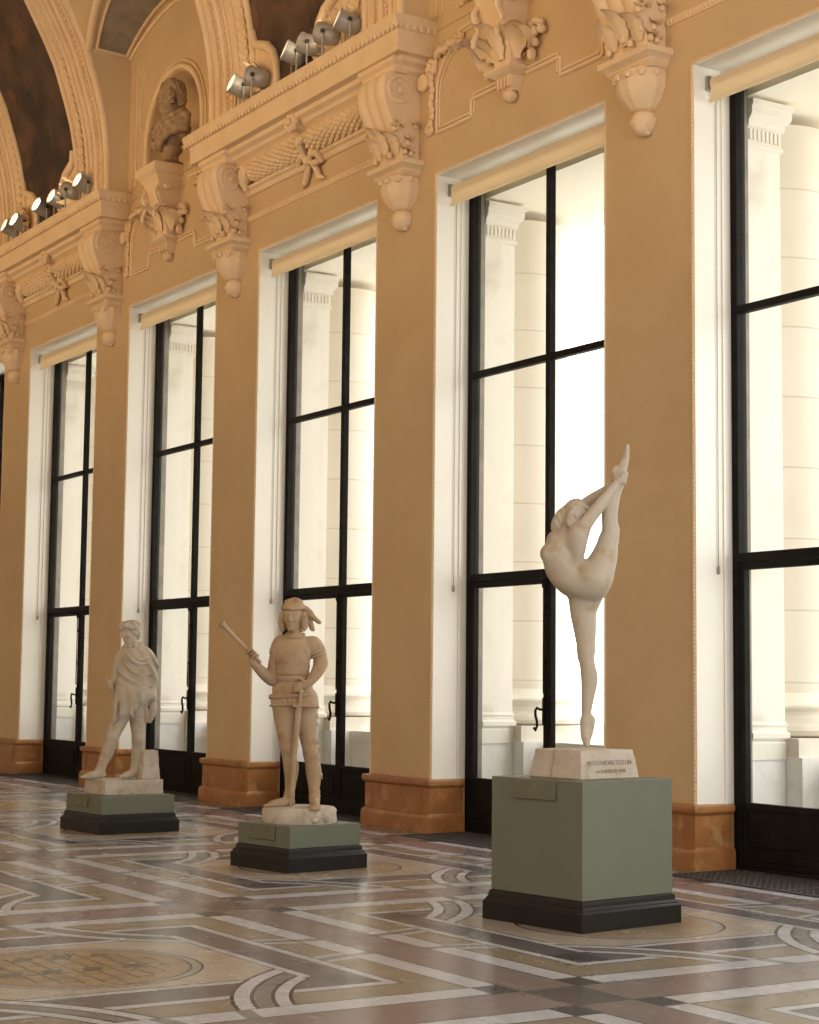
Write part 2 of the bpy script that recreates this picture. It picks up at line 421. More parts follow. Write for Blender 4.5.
# ------------------------------------------------------------------ roller blinds
BL = ['cream roller blind in the nearest window, the one with no statue before it',
      'cream roller blind rolled up above the dancer statue\'s window',
      'cream roller blind rolled up above the piper statue\'s window',
      'cream roller blind in the window under the bust in its niche',
      'cream roller blind in the farthest full window, left of the draped figure']
def blind():
    t = thing('roller_blind', BL[0], 'blind', (xl(0), 0, 0), 0, 'roller blinds in the window openings')
    x0, x1 = .05, OW-.05
    q = MB().tube([(x0, .20, 6.565), (x1, .20, 6.565)], .055, 14)
    q.build('roller', M['blind'], t)
    MB().box(x0+.02, x1-.02, .140, .152, 6.415, 6.60).build('fabric', M['blind'], t, smooth=0)
    MB().box(x0+.01, x1-.01, .132, .160, 6.39, 6.42).build('bottom_bar', M['blind'], t, smooth=0, bevel=.005)
    for x in (x0-.03, x1+.006):
        MB().box(x, x+.022, .13, .26, 6.50, 6.63).build('bracket', M['alu'], t, smooth=0, bevel=.004)
    c = MB().tube([(.026, .24, 6.52), (.026, .24, 2.47)], .0035, 6).build('cord', M['alu'], t)
    MB().lathe([(.003, .06), (.012, .05), (.014, .0), (.004, -.01)], (.026, .24, 2.42), 10).build('cord_weight', M['alu'], c)
    return t
b0 = blind()
for k in range(1, 5): copy_tree(b0, (xl(k), 0, 0), None, BL[k])

# ------------------------------------------------------------------ floor grates at the window feet
GL = ['black iron floor grate below the nearest window, beyond the dancer\'s pedestal',
      'black iron floor grate below the window behind the dancer statue',
      'black iron floor grate below the window behind the piper statue',
      'black iron floor grate below the window under the bust in its niche',
      'black iron floor grate below the window left of the draped figure']
def grate():
    t = thing('floor_grate', GL[0], 'grate', (wc(0), -.04, 0), 0, 'floor grates below the windows')
    w, dpt = OW/2-.13, .385
    g = MB().box(-w, w, -dpt, -dpt+.03, .001, .012).box(-w, w, dpt-.03, dpt, .001, .012).box(-w, -w+.03, -dpt+.03, dpt-.03, .001, .012).box(w-.03, w, -dpt+.03, dpt-.03, .001, .012)
    g.box(-.02, .02, -dpt+.03, dpt-.03, .001, .012)
    g.build('grate_frame', M['grate'], t, smooth=0)
    l = MB()
    H = dpt-.03; Wd = w-.03
    for s in (-1, 1):
        x = -Wd - 2*H
        while x < Wd:
            # bar from (x,-H) to (x+2H,H), clipped to the frame
            p0, p1 = max(x, -Wd), min(x+2*H, Wd)
            if p1-p0 > .03:
                y0, y1 = -H+(p0-x), -H+(p1-x)
                z0, z1 = (.002, .008) if s > 0 else (.004, .010)
                q = .008
                l.add([(p0, s*(y0)-q, z0), (p0, s*y0+q, z0), (p1, s*y1+q, z0), (p1, s*y1-q, z0), (p0, s*y0-q, z1), (p0, s*y0+q, z1), (p1, s*y1+q, z1), (p1, s*y1-q, z1)],
                      [(0, 1, 2, 3), (4, 7, 6, 5), (0, 4, 5, 1), (1, 5, 6, 2), (2, 6, 7, 3), (3, 7, 4, 0)])
            x += .062
    l.build('lattice', M['grate'], t, smooth=0)
    MB().box(-Wd, Wd, -H, H, .0006, .0016).build('tray', M['lamp_black'], t, smooth=0)
    return t
g0 = grate()
for k in range(1, 5): copy_tree(g0, (wc(k), -.04, 0), None, GL[k])

# ------------------------------------------------------------------ cornices over every second window
CP = [(0, 7.76), (.16, 7.77), (.17, 7.80), (.19, 7.83), (.25, 7.86), (.27, 7.90), (.33, 7.93), (.345, 7.975), (.44, 7.98), (.445, 8.17), (.455, 8.20), (.47, 8.205), (.505, 8.25), (.52, 8.30), (.52, 8.34), (0, 8.345)]
HB = 2.06
def cornice(k, idx):
    c = wc(k); x0, x1 = c-HB, c+HB
    o = struct(MB().loft(u_loft(x0, x1, .02, CP), closed=False, caps=False).build('cornice', M['stucco'], smooth=30))
    # blocks of the entablature broken forward over the consoles
    for s in (-1, 1):
        xa = c + s*1.98
        mb = MB().loft([[(xa-.31-e, -.20, z), (xa-.31-e, -.34-e, z), (xa+.31+e, -.34-e, z), (xa+.31+e, -.20, z)] for e, z in ((0, 7.83), (.02, 7.86), (.02, 7.90), (.06, 7.93), (.06, 7.976))], closed=True)
        mb.build('cornice_block', M['stucco'], o, smooth=30)
    egg = MB(); bead = MB()
    n = int(2*(HB+.5)/.085)
    for i in range(n+1):
        x = x0-.49+(x1-x0+.98)*i/n
        egg.ball((x, -.492, 8.235), (.030, .022, .045), 6, 4)
    for s in (-1, 1):
        xx = (x1 if s > 0 else x0) + s*.492
        for j in range(6): egg.ball((xx, -.44+j*.085, 8.235), (.022, .030, .045), 6, 4)
    egg.build('egg_moulding', M['stucco'], o)
    n = int(2*HB/.055)
    for i in range(n+1): bead.ball((x0+(x1-x0)*i/n, -.185, 7.785), (.022, .022, .022), 6, 4)
    bead.build('bead_moulding', M['stucco'], o)
    # frieze frame below: moulded ledge, beaded strip
    led = MB().loft([[(c-1.72, 0, z), (c-1.72, -e, z), (c+1.72, -e, z), (c+1.72, 0, z)] for e, z in ((.0, 7.44), (.03, 7.45), (.05, 7.50), (.085, 7.52), (.09, 7.55), (.0, 7.56))], closed=True)
    led.build('frieze_ledge', M['stucco'], o, smooth=30)
    s2 = MB().box(c-1.70, c+1.70, -.012, .005, 7.13, 7.20)
    for i in range(70): s2.ball((c-1.69+3.38*i/69, -.014, 7.165), (.017, .014, .024), 6, 4)
    s2.build('beaded_strip', M['stucco'], o)
    for s in (-1, 1):   # scrolled stop beside the console
        q = MB().lathe([(.001, -.03), (.085, -.03), (.095, -.01), (.095, .01), (.085, .03), (.001, .03)], (0, 0, 0), 20)
        q.v = [(c+s*2.36+x, -.03+z, 7.74+y) for x, y, z in q.v]
        q.build('scroll_stop', M['stucco'], o, smooth=40)
    return o
for i, k in enumerate((0, 2, 4)): cornice(k, i)

# leafy garlands in the frieze under each cornice
def garland(c, label):
    t = thing('laurel_garland', label, 'garland', (c, 0, 7.69), 0, 'laurel garlands under the cornices')
    for s in (-1, 1):
        mb = MB(); N = 17
        mb.tube([(s*(.08+1.38*i/N), -.085, 0) for i in range(N+1)], [.122*(1-.16*i/N) for i in range(N+1)], 14)
        for i in range(N):
            q = i/N; x = s*(.14+1.28*q); rr = .128*(1-.16*q)
            for j in range(9):
                a = PI*.60+2*PI*(j+.5*(i % 2))/13
                p = Vector((x, -.085+rr*math.cos(a), rr*math.sin(a)))
                mb.ball(p, (.056, .032, .034), 7, 5, Matrix.Rotation(a-PI/2, 3, 'X') @ Matrix.Rotation(s*.22, 3, 'Z'))
        mb.build('leaf_roll', M['stucco'], t, smooth=50)
        e = MB().tube([(s*1.44, -.10, 0), (s*1.50, -.12, .02), (s*1.55, -.13, -.03), (s*1.60, -.12, -.12), (s*1.58, -.10, -.20)], [.105, .13, .10, .06, .02], 12)
        e.build('garland_tip', M['stucco'], t)
    w = MB().tube([(-.09, -.09, -.13), (-.03, -.22, 0), (.03, -.22, .02), (.09, -.08, .14)], [.05, .055, .055, .05], 8)
    w.build('ribbon', M['stucco'], t)
    b = MB()
    for s in (-1, 1):
        b.tube([(0, -.09, -.20), (s*.10, -.12, -.14), (s*.22, -.10, -.17), (s*.23, -.08, -.25), (s*.12, -.09, -.27), (0, -.09, -.21)], [.03, .045, .05, .05, .04, .03], 8)
        b.tube([(s*.03, -.07, -.24), (s*.12, -.05, -.34), (s*.17, -.05, -.43), (s*.27, -.03, -.46)], [.03, .04, .035, .012], 8)
    b.ball((0, -.12, -.21), .055)
    b.build('bow', M['stucco'], t)
    f = MB()
    for i in range(7):
        a = 2*PI*i/7
        f.ball((.085*math.cos(a), -.33, .20+.075*math.sin(a)), (.05, .05, .05), 7, 5)
    f.ball((0, -.37, .20), (.045, .045, .045), 8, 5); f.tube([(0, -.10, .15), (0, -.22, .18), (0, -.33, .20)], .07, 8)
    f.build('rosette', M['stucco'], t)
garland(wc(2), 'pale stucco laurel garland with bow under the cornice over the piper statue\'s window')
garland(wc(4), 'pale stucco laurel garland with bow under the far left cornice')

# ------------------------------------------------------------------ scroll consoles on the piers
def console(label, x):
    t = thing('scroll_bracket', label, 'bracket', (x, 0, 6.9), 0, 'scroll brackets on the piers')
    fr = [(-.385, .93), (-.43, .88), (-.45, .80), (-.445, .70), (-.42, .60), (-.375, .49), (-.32, .38), (-.265, .27), (-.225, .17), (-.20, .09), (-.19, .03)]
    hw = .268; mb = MB(); rings = []
    N = 24
    for i in range(N+1):
        u = i/N; w = hw
        rib = .035*abs(math.sin(3*PI*u))**.7
        ring = [((u-.5)*2*w*(1-.10*max(0, (.6-z)/.6)), y-rib*(.4+.6*min(1, z/.6)), z) for y, z in fr] + [((u-.5)*2*w*.9, .01, .03), ((u-.5)*2*w, .01, .93)]
        rings.append(ring)
    mb.loft(rings)
    sc_ = mb.build('scroll', M['stucco'], t, smooth=40)
    for s in (-1, 1):
        pts = []; rr = []
        for i in range(44):
            a = i/43*PI*4.6; r = .165*(1-i/50)
            pts.append((s*(hw+.004), -.255+r*math.cos(a+.6), .745+r*math.sin(a+.6))); rr.append(.022*(1-i/75))
        v = MB().tube(pts, rr, 6); v.ball((s*(hw+.006), -.255, .745), (.03, .04, .04), 8, 5)
        v.build('volute', M['stucco'], sc_)
        lf = MB()
        for (y, z, dy, dz, L, wd) in ((-.20, .50, -.5, -.9, .24, .07), (-.12, .36, -.2, -1, .22, .06), (-.17, .25, -.1, -1, .20, .055), (-.07, .52, .1, -1, .18, .05), (-.08, .2, -.3, -.9, .16, .05), (-.3, .44, -.2, -1, .16, .04)):
            lf.leaf((s*(hw-.02), y, z), (0, dy, dz), (s, 0, 0), L, wd, .9, 3)
            lf.ball((s*(hw+.0), y+dy*L*.7, z+dz*L*.7), (.03, .035, .035), 6, 4)
        lf.build('side_foliage', M['stucco'], sc_)
    lf = MB()
    for dx, L in ((0, .40), (-.17, .30), (.17, .30)):
        lf.leaf((dx, -.245 if dx == 0 else -.225, .10), (dx*.3, -.30, 1), (0, -1, -.1), L, .11, .45, 4)
    for i in range(7):
        lf.ball((-.22+.44*i/6, -.25-.02*(i % 2), .10+.05*((i*3) % 4)), (.03, .03, .04), 6, 4)
    lf.build('front_leaf', M['stucco'], t)
    ab = MB().loft([[(-.27-e, .01, z), (-.27-e, -.20-e, z), (.27+e, -.20-e, z), (.27+e, .01, z)] for e, z in ((-.02, -.125), (0, -.11), (.02, -.085), (.02, -.07), (.055, -.04), (.075, -.03), (.08, .02), (.05, .03))])
    ab.build('abacus', M['stucco'], t, smooth=25)
    fl = lambda a, z: .10*abs(math.sin(a*6))
    bl = MB().lathe([(.08, -.46), (.12, -.445), (.135, -.42), (.19, -.36), (.225, -.28), (.235, -.19), (.225, -.12)], (0, -.035, 0), 40, fl, .95)
    bell = bl.build('bell', M['stucco'], t, smooth=60)
    lf = MB()
    for a in (-165, -135, -105, -75, -45, -15):
        a = math.radians(a); d = Vector((math.cos(a), math.sin(a), 0))
        lf.ball(Vector((0, -.035, -.17)) + d*.25, (.04, .03, .035), 6, 4)
    lf.build('bell_leaves', M['stucco'], bell)
    bd = MB()
    for i in range(14):
        a = i*2.4; q = -.64+.013*i; bd.ball((.095*math.sin(.5+i*.16)*math.cos(a), -.035+.095*math.sin(.5+i*.16)*math.sin(a), q), (.035, .035, .03), 6, 4)
    bd.lathe([(.02, -.665), (.06, -.65), (.10, -.60), (.115, -.55), (.10, -.49), (.075, -.455)], (0, -.035, 0), 24, lambda a, z: .12*abs(math.sin(a*4+z*14)), 1)
    bd.build('bud', M['stucco'], t, smooth=60)
    return t
cl = ['stucco scroll bracket on the pier between the dancer\'s window and the nearest window',
      'stucco scroll bracket at the middle cornice\'s end nearest the dancer\'s window',
      'stucco scroll bracket at the middle cornice\'s end nearest the bust',
      'stucco scroll bracket at the far cornice\'s end nearer the bust',
      'stucco scroll bracket at the far cornice\'s farther end, away from the bust']
c0 = console(cl[0], pc(0))
for k in range(1, 5): copy_tree(c0, (pc(k), 0, 6.9), None, cl[k])

# ------------------------------------------------------------------ bust brackets and stepped panels over the other windows
def bust_bracket(x, label):
    t = thing('bust_bracket', label, 'bracket', (x, 0, 7.1), 0, 'pendant brackets under the bust niches')
    def rect(h, d, z): return [(-h, .01, z), (-h, -d, z), (h, -d, z), (h, .01, z)]
    s = MB().loft([rect(h, d, z) for h, d, z in ((.24, .33, 1.03), (.26, .35, 1.05), (.27, .37, 1.09), (.31, .41, 1.12), (.325, .425, 1.14), (.325, .425, 1.235), (.31, .41, 1.25))])
    s.build('shelf', M['stucco'], t, smooth=25)
    b = MB().loft([rect(h, d, z) for h, d, z in ((.13, .13, .30), (.14, .15, .36), (.15, .18, .50), (.18, .24, .70), (.21, .30, .88), (.235, .33, 1.03))])
    body = b.build('body', M['stucco'], t, smooth=50)
    l = MB()
    for sx in (-1, 1):
        l.leaf((sx*.13, -.10, .38), (sx*.45, -.25, 1), (sx*.6, -.8, 0), .58, .13, .75, 5)
        l.leaf((sx*.15, -.06, .45), (sx*1.0, -.1, .75), (sx*.1, -1, .2), .50, .10, .9, 4)
        l.leaf((sx*.22, -.05, .40), (sx*1.0, -.05, .12), (0, -.7, .7), .40, .085, 1.0, 4)
        for i in range(7):
            a = i*.75; l.ball((sx*(.42+.09*math.cos(a)), -.06, .56+.10*math.sin(a)), (.045, .05, .045), 7, 5)
        l.ball((sx*.42, -.08, .56), .05); l.ball((sx*.36, -.07, .36), (.04, .05, .07)); l.ball((sx*.28, -.22, .93), (.05, .06, .05))
    l.leaf((0, -.17, .38), (0, -.25, 1), (0, -1, .1), .48, .12, .6, 5)
    for sx in (-1, 1):
        pts = [(sx*.20, -.33+.03*math.cos(i*.5), .98-.022*i) for i in range(22)]
        l.tube(pts, [.02+.012*abs(math.sin(i*1.5)) for i in range(22)], 6)
    l.build('acanthus', M['stucco'], body)
    a = MB().loft([rect(h, d, z) for h, d, z in ((.13, .13, .22), (.17, .17, .245), (.20, .20, .26), (.22, .22, .28), (.22, .22, .30), (.16, .16, .315))])
    a.build('abacus', M['stucco'], t, smooth=25)
    p = MB().loft([rect(h, d, z) for h, d, z in ((.07, .08, .09), (.10, .11, .13), (.125, .13, .20), (.125, .13, .225))])
    for i in range(4): p.box(-.10+.055*i, -.075+.055*i, -.145, -.10, .11, .215)
    p.build('pendant', M['stucco'], t, smooth=25)
    MB().ball((0, -.06, .045), (.075, .075, .065), 12, 8).build('bud', M['stucco'], t)
    return t
bb0 = bust_bracket(wc(1), 'acanthus wall bracket at the top of the photo above the dancer\'s window')
copy_tree(bb0, (wc(3), 0, 7.1), None, 'acanthus wall bracket holding up the bust in its niche')
for i, k in enumerate((1, 3)):
    c = wc(k); mb = MB(); g = MB()
    for s in (-1, 1):
        path = [(.20, 7.33), (.74, 7.33), (.74, 7.15), (1.37, 7.15), (1.37, 7.62), (1.33, 7.76), (1.22, 7.90), (1.10, 7.97), (.98, 7.99), (.95, 8.12), (.50, 8.14)]
        for dd, r in ((0, .022), (.045, .014)):
            pts = [(c+s*(x-(dd if x > .7 else 0)), -.008, z+(dd if z < 7.6 else -dd)) for x, z in path]
            for p, q in zip(pts, pts[1:]): mb.tube([p, q], r, 6)
        for j in range(12):
            z = 7.20+.07*j; x = 1.46-.035*max(0, j-8)
            g.ball((c+s*(x+.018*math.sin(j*1.9)), -.02, z), (.035, .035, .045), 6, 4)
        for j in range(8):
            a = j*2*PI/8; g.ball((c+s*1.47+.065*math.cos(a), -.025, 7.86+.075*math.sin(a)), (.032, .035, .032), 6, 4)
        g.ball((c+s*1.47, -.035, 7.86), .045)
        g.tube([(c+s*(1.50+.07*math.cos(j*.5)*(1-j/22)), -.02, 7.20+.07*math.sin(j*.5)*(1-j/22)) for j in range(20)], .02, 6)
        for j in range(9):
            g.ball((c+s*(1.34-.055*j), -.03, 7.98+.02*math.sin(j*2)+.008*j), (.045, .04, .04), 6, 4)
            g.leaf((c+s*(1.34-.055*j), -.015, 7.98), (s*(-.4), 0, 1 if j % 2 else -.3), (0, -1, 0), .13, .04, .8, 3)
    o = struct(mb.build('trim_%d' % (20+i), M['stucco'], smooth=40))
    g.build('husk_relief', M['stucco'], o)

# ------------------------------------------------------------------ coved vault above
ZC = [8.30, 9.0, 9.33, 9.64, 9.95, 10.49, 10.86, 11.5, 12.1, 12.7, 13.3]
YC = [-.24, -.26, -.30, -.36, -.45, -.63, -.81, -1.17, -1.65, -2.4, -3.6]
def Yc(z): return float(np.interp(z, ZC, YC))
def zs(a, b, n): return [a+(b-a)*i/n for i in range(n+1)]
BW = 2.27
for i, k in enumerate((0, 2, 4)):
    c = wc(k)
    mb = MB().grid([[(x, Yc(z), z) for x in (c-BW, c+BW)] for z in zs(8.30, 13.3, 40)])
    # returns of the projecting bay back to the wall
    for s in (-1, 1):
        mb.grid([[(c+s*BW, Yc(z), z), (c+s*(BW+.06), Yc(z)*.5, z), (c+s*(BW+.12), .66, z)] for z in zs(8.30, 13.3, 40)])
    o = struct(mb.build('ceiling_cove_%d' % (i+1), M['stucco'], smooth=50))
    # raised ribs following the curve
    for s in (-1, 1):
        for x, r in ((1.12, .05), (1.52, .04), (1.70, .025), (1.86, .05), (2.05, .03), (2.25, .055)):
            MB().tube([(c+s*x, Yc(z)-.005, z) for z in zs(8.36, 13.0, 36)], r, 8, up=(1, 0, 0)).build('rib_moulding', M['stucco'], o, smooth=60)
        l = MB()
        for j in range(34):
            z = 8.55+.125*j
            for q in (-1, 1):
                l.leaf((c+s*1.32, Yc(z)-.004, z), (q*.8, -.02, .7), (0, -1, .2), .17, .038, .35, 3, nu=7, nv=4)
        l.build('leaf_band', M['stucco'], o, smooth=60)
        # beaded strips
        bd = MB()
        for j in range(60):
            z = 8.45+.07*j
            for x in (1.78, 1.96): bd.ball((c+s*x, Yc(z)-.012, z), (.02, .022, .026), 6, 4)
        bd.build('bead_strip', M['stucco'], o)
        # curled foot of the picture frame
        pts = [(c+s*1.05, 9.30), (c+s*1.00, 9.14), (c+s*.86, 9.08), (c+s*.70, 9.02), (c+s*.56, 8.90), (c+s*.48, 8.74), (c+s*.47, 8.55), (c+s*.55, 8.42)]
        MB().tube([(x, Yc(z)-.03, z) for x, z in pts], [.05, .055, .06, .065, .06, .055, .05, .04], 8).build('frame_foot', M['stucco'], o, smooth=60)
        fan = MB()
        for j in range(7):
            a = math.radians(100-28*j)
            fan.leaf((c+s*1.02, Yc(8.6)-.02, 8.62), (-s*math.cos(a)*1.0, 0, math.sin(a)), (0, -1, .1), .36, .07, .5, 3, nu=8, nv=4)
        fan.build('frame_shell', M['stucco'], o, smooth=60)
    # painted panel inside the frame
    prof = [(8.42, .50), (8.6, .47), (8.75, .48), (8.9, .56), (9.02, .70), (9.08, .86), (9.14, 1.0), (9.35, 1.05)] + [(z, 1.05) for z in zs(9.6, 12.9, 26)]
    if k in (2, 4):
        pm = MB().loft([[(c-w, Yc(z)-.012, z), (c-w*.33, Yc(z)-.012, z), (c+w*.33, Yc(z)-.012, z), (c+w, Yc(z)-.012, z), (c+w, Yc(z)+.02, z), (c-w, Yc(z)+.02, z)] for z, w in prof])
        tag(pm.build('painted_panel', M['mural'], smooth=50), {2: 'dark painted vault panel above the middle cornice and its spotlights', 4: 'dark brown painted vault panel above the far cornice and its lit spotlights'}[k], 'painting')

# lunette walls with arched niche between the bays
for i, k in enumerate((1, 3)):
    c = wc(k); hw = 1.57; zsprg, rise = 10.38, .36
    nr, nz0, ncz = .84, 8.345, 8.86
    outer = [(c-hw, 8.30), (c+hw, 8.30)] + [(c+hw*math.cos(a), zsprg+rise*math.sin(a)**2) for a in [PI*j/24 for j in range(25)]]
    hole = [(c+nr, nz0), (c-nr, nz0)] + [(c+nr*math.cos(PI-PI*j/24), ncz+nr*math.sin(PI-PI*j/24)) for j in range(25)]
    pts = [(x, 0, z) for x, z in outer+hole]
    tri = tessellate_polygon([[Vector((x, z, 0)) for x, z in outer], [Vector((x, z, 0)) for x, z in hole]])
    mb = MB(); mb.v = pts; mb.f = [tuple(t) for t in tri]
    # niche: half cylinder with a quarter dome


    rows = []
    prof = [(nr, z) for z in (nz0, 8.6, ncz)] + [(nr*math.cos(a), ncz+nr*math.sin(a)) for a in [PI/2*j/10 for j in range(1, 11)]]
    for r, z in prof:
        rows.append([(c-r*math.cos(PI*j/20), .56*r/nr*math.sin(PI*j/20), z) for j in range(21)])
    mb.grid(rows)
    mb.box(c-hw-.03, c+hw+.03, -.012, .003, 8.24, 8.352)
    mb.prism([(c-nr, 0), (c+nr, 0), (c+nr*.7, .40), (c, .57), (c-nr*.7, .40)], nz0-.05, nz0, 'z')
    # webs from the bay fronts and the little cross vault above
    for s in (-1, 1):
        mb.grid([[(c+s*hw, 0, z), (c+s*(hw+.06), Yc(z)*.5, z), (c+s*(hw+.10), Yc(z), z)] for z in zs(8.30, zsprg, 12)])
    def back(t): return Vector((c+hw*t, 0, zsprg+rise*(1-t*t)))
    def front(t):
        z = zsprg+.06+.56*(1-t*t)
        return Vector((c+(hw+.10)*t, Yc(z), z))
    T = [math.sin(PI/2*(j/20*2-1)) for j in range(21)]
    def sof(t, q):
        p = back(t).lerp(front(t), q); p.z += .05*math.sin(PI*q)*(1-t*t); return p
    mb.grid([[sof(t, q/6) for q in range(7)] for t in T])
    mb.grid([[Vector((front(t).x, Yc(front(t).z+(13.3-front(t).z)*q/10), front(t).z+(13.3-front(t).z)*q/10)) for q in range(11)] for t in T])
    o = struct(mb.build('lunette_wall_%d' % (i+1), M['plaster'], smooth=50))
    # mouldings: niche frame, arch edges, fine wall lines
    fr = MB()
    path = [(c+nr+.06, -.01, nz0)] + [(c+(nr+.06)*math.cos(PI*j/30), -.01, ncz+(nr+.06)*math.sin(PI*j/30)) for j in range(31)] + [(c-nr-.06, -.01, nz0)]
    fr.tube(path, .045, 8, up=(0, 1, 0)); fr.tube([(c+(x-c)*1.10, y, ncz+(z-ncz)*1.10 if z > ncz else z) for x, y, z in path], .02, 6, up=(0, 1, 0))
    fr.build('niche_moulding', M['stucco'], o, smooth=60)
    ar = MB().tube([back(t)+Vector((0, -.015, -.02)) for t in T], .03, 8, up=(0, 1, 0))
    ar.tube([front(t)+Vector((0, 0, 0)) for t in T], .06, 8, up=(0, 1, 0))
    for s in (-1, 1): ar.tube([(c+s*1.28, -.006, z) for z in zs(8.4, 10.2, 8)], .012, 6); ar.tube([(c+s*1.40, -.006, z) for z in zs(8.4, 10.0, 8)], .008, 6)
    for s in (-1, 1): ar.tube([(c+s*1.04, -.006, 9.25), (c+s*1.14, -.006, 9.2), (c+s*1.17, -.006, 9.4), (c+s*1.12, -.006, 9.75), (c+s*.95, -.006, 9.95)], .012, 6)
    ar.build('arch_moulding', M['stucco'], o, smooth=60)
    if k == 3:
        N = 16; pg = []
        for j in range(N+1):
            t = math.sin(PI/2*(.90*(j/N*2-1)))
            row = [sof(t, .12+.70*q/4)+Vector((0, 0, -.012)) for q in range(5)]
            pg.append(row)
        mb2 = MB().grid(pg); mb2.grid([[p+Vector((0, 0, .03)) for p in r] for r in pg])
        tag(mb2.build('painted_panel', M['greypanel'], smooth=50), 'grey brown painted panel pointing down above the bust niche', 'painting')
        ed = MB().tube([p for p in pg[0]], .025, 6).tube([r[0] for r in pg], .025, 6).tube([r[-1] for r in pg], .025, 6)
        ed.build('panel_moulding', M['stucco'], o, smooth=60)

# ------------------------------------------------------------------ spotlights on the cornices
SP_GROUP = 'spotlights along the cornices'
def spot():
    t = thing('spotlight', '', 'spotlight', (0, 0, 0), 0, SP_GROUP)
    MB().lathe([(.001, 0), (.05, 0), (.05, .012), (.001, .014)], (0, 0, 0), 14).build('foot', M['lamp'], t)
    MB().tube([(-.128, 0, .31), (-.128, 0, .07), (-.11, 0, .03), (-.05, 0, .014), (.05, 0, .014), (.11, 0, .03), (.128, 0, .07), (.128, 0, .31)], .013, 8, up=(0, 1, 0)).build('yoke', M['lamp'], t)
    tilt = Matrix.Translation((0, 0, .31)) @ Matrix.Rotation(math.radians(70), 4, 'X') @ Matrix.Scale(1.1, 4)
    h = MB().lathe([(.03, -.135), (.075, -.12), (.10, -.08), (.108, -.02), (.108, .09), (.115, .095), (.115, .115), (.10, .115), (.095, .06), (.001, .055)], (0, 0, 0), 20)
    h.v = [tuple(tilt @ Vector(p)) for p in h.v]; hd = h.build('housing', M['lamp'], t, smooth=40)
    l = MB().lathe([(.001, .085), (.06, .083), (.094, .07), (.001, .068)], (0, 0, 0), 18); l.v = [tuple(tilt @ Vector(p)) for p in l.v]
    l.build('lens', M['lens'], hd)
    for s in (-1, 1): MB().ball((s*.132, 0, .31), (.022, .028, .028), 10, 6).build('pivot_knob', M['lamp_black'], t)
    return t
c2, c4 = wc(2), wc(4)
from_cam = lambda x: 0
spots = [  # x, y, heading, label
    (-18.86, -.38, -6, 'grey spotlight at the left end of the middle cornice, its lens lit'),
    (-18.42, -.36, -60, 'grey spotlight second from the left end of the middle cornice'),
    (-17.48, -.38, -16, 'grey spotlight third from the left end of the middle cornice'),
    (-17.12, -.36, -50, 'grey spotlight fourth along the middle cornice, below the dark panel'),
    (-16.72, -.36, -60, 'grey spotlight fifth along the middle cornice, below the dark panel\'s right edge'),
    (-16.30, -.36, -18, 'grey spotlight nearest the right end of the middle cornice'),
    (-27.02, -.36, 0, 'grey spotlight cut by the left edge of the photo on the far cornice'),
    (-26.60, -.36, 10, 'grey spotlight with lit lens just right of the one cut by the left edge'),
    (-25.55, -.38, 10, 'grey spotlight with lit lens in the middle of the far left cornice'),
    (-24.96, -.36, 5, 'grey spotlight with lit lens before the right foot of the far left painted panel'),
    (-24.40, -.36, -65, 'grey spotlight turned away, second from the right end of the far cornice'),
    (-23.92, -.36, 6, 'grey spotlight with lit lens at the right end of the far left cornice')]
s0 = None
for x, y, a, lb in spots:
    if s0 is None:
        s0 = spot(); s0.location = (x, y, 8.343); s0.rotation_euler = (0, 0, math.radians(a)); s0['label'] = lb
    else: copy_tree(s0, (x, y, 8.343), math.radians(a), lb)
def clampbox(x, lb):
    t = thing('junction_box', lb, 'electrical box', (x, -.42, 8.343), 0, 'small boxes between the spotlights')
    MB().box(-.05, .05, -.035, .035, 0, .07).build('box_case', M['lamp'], t, bevel=.008)
    MB().tube([(.04, 0, .05), (.09, 0, .04), (.12, .02, .015), (.2, .05, .012)], .009, 6).build('cable', M['lamp_black'], t)
clampbox(-18.15, 'small grey electrical box between spotlights on the middle cornice')
clampbox(-25.95, 'small grey electrical box between spotlights on the far left cornice')

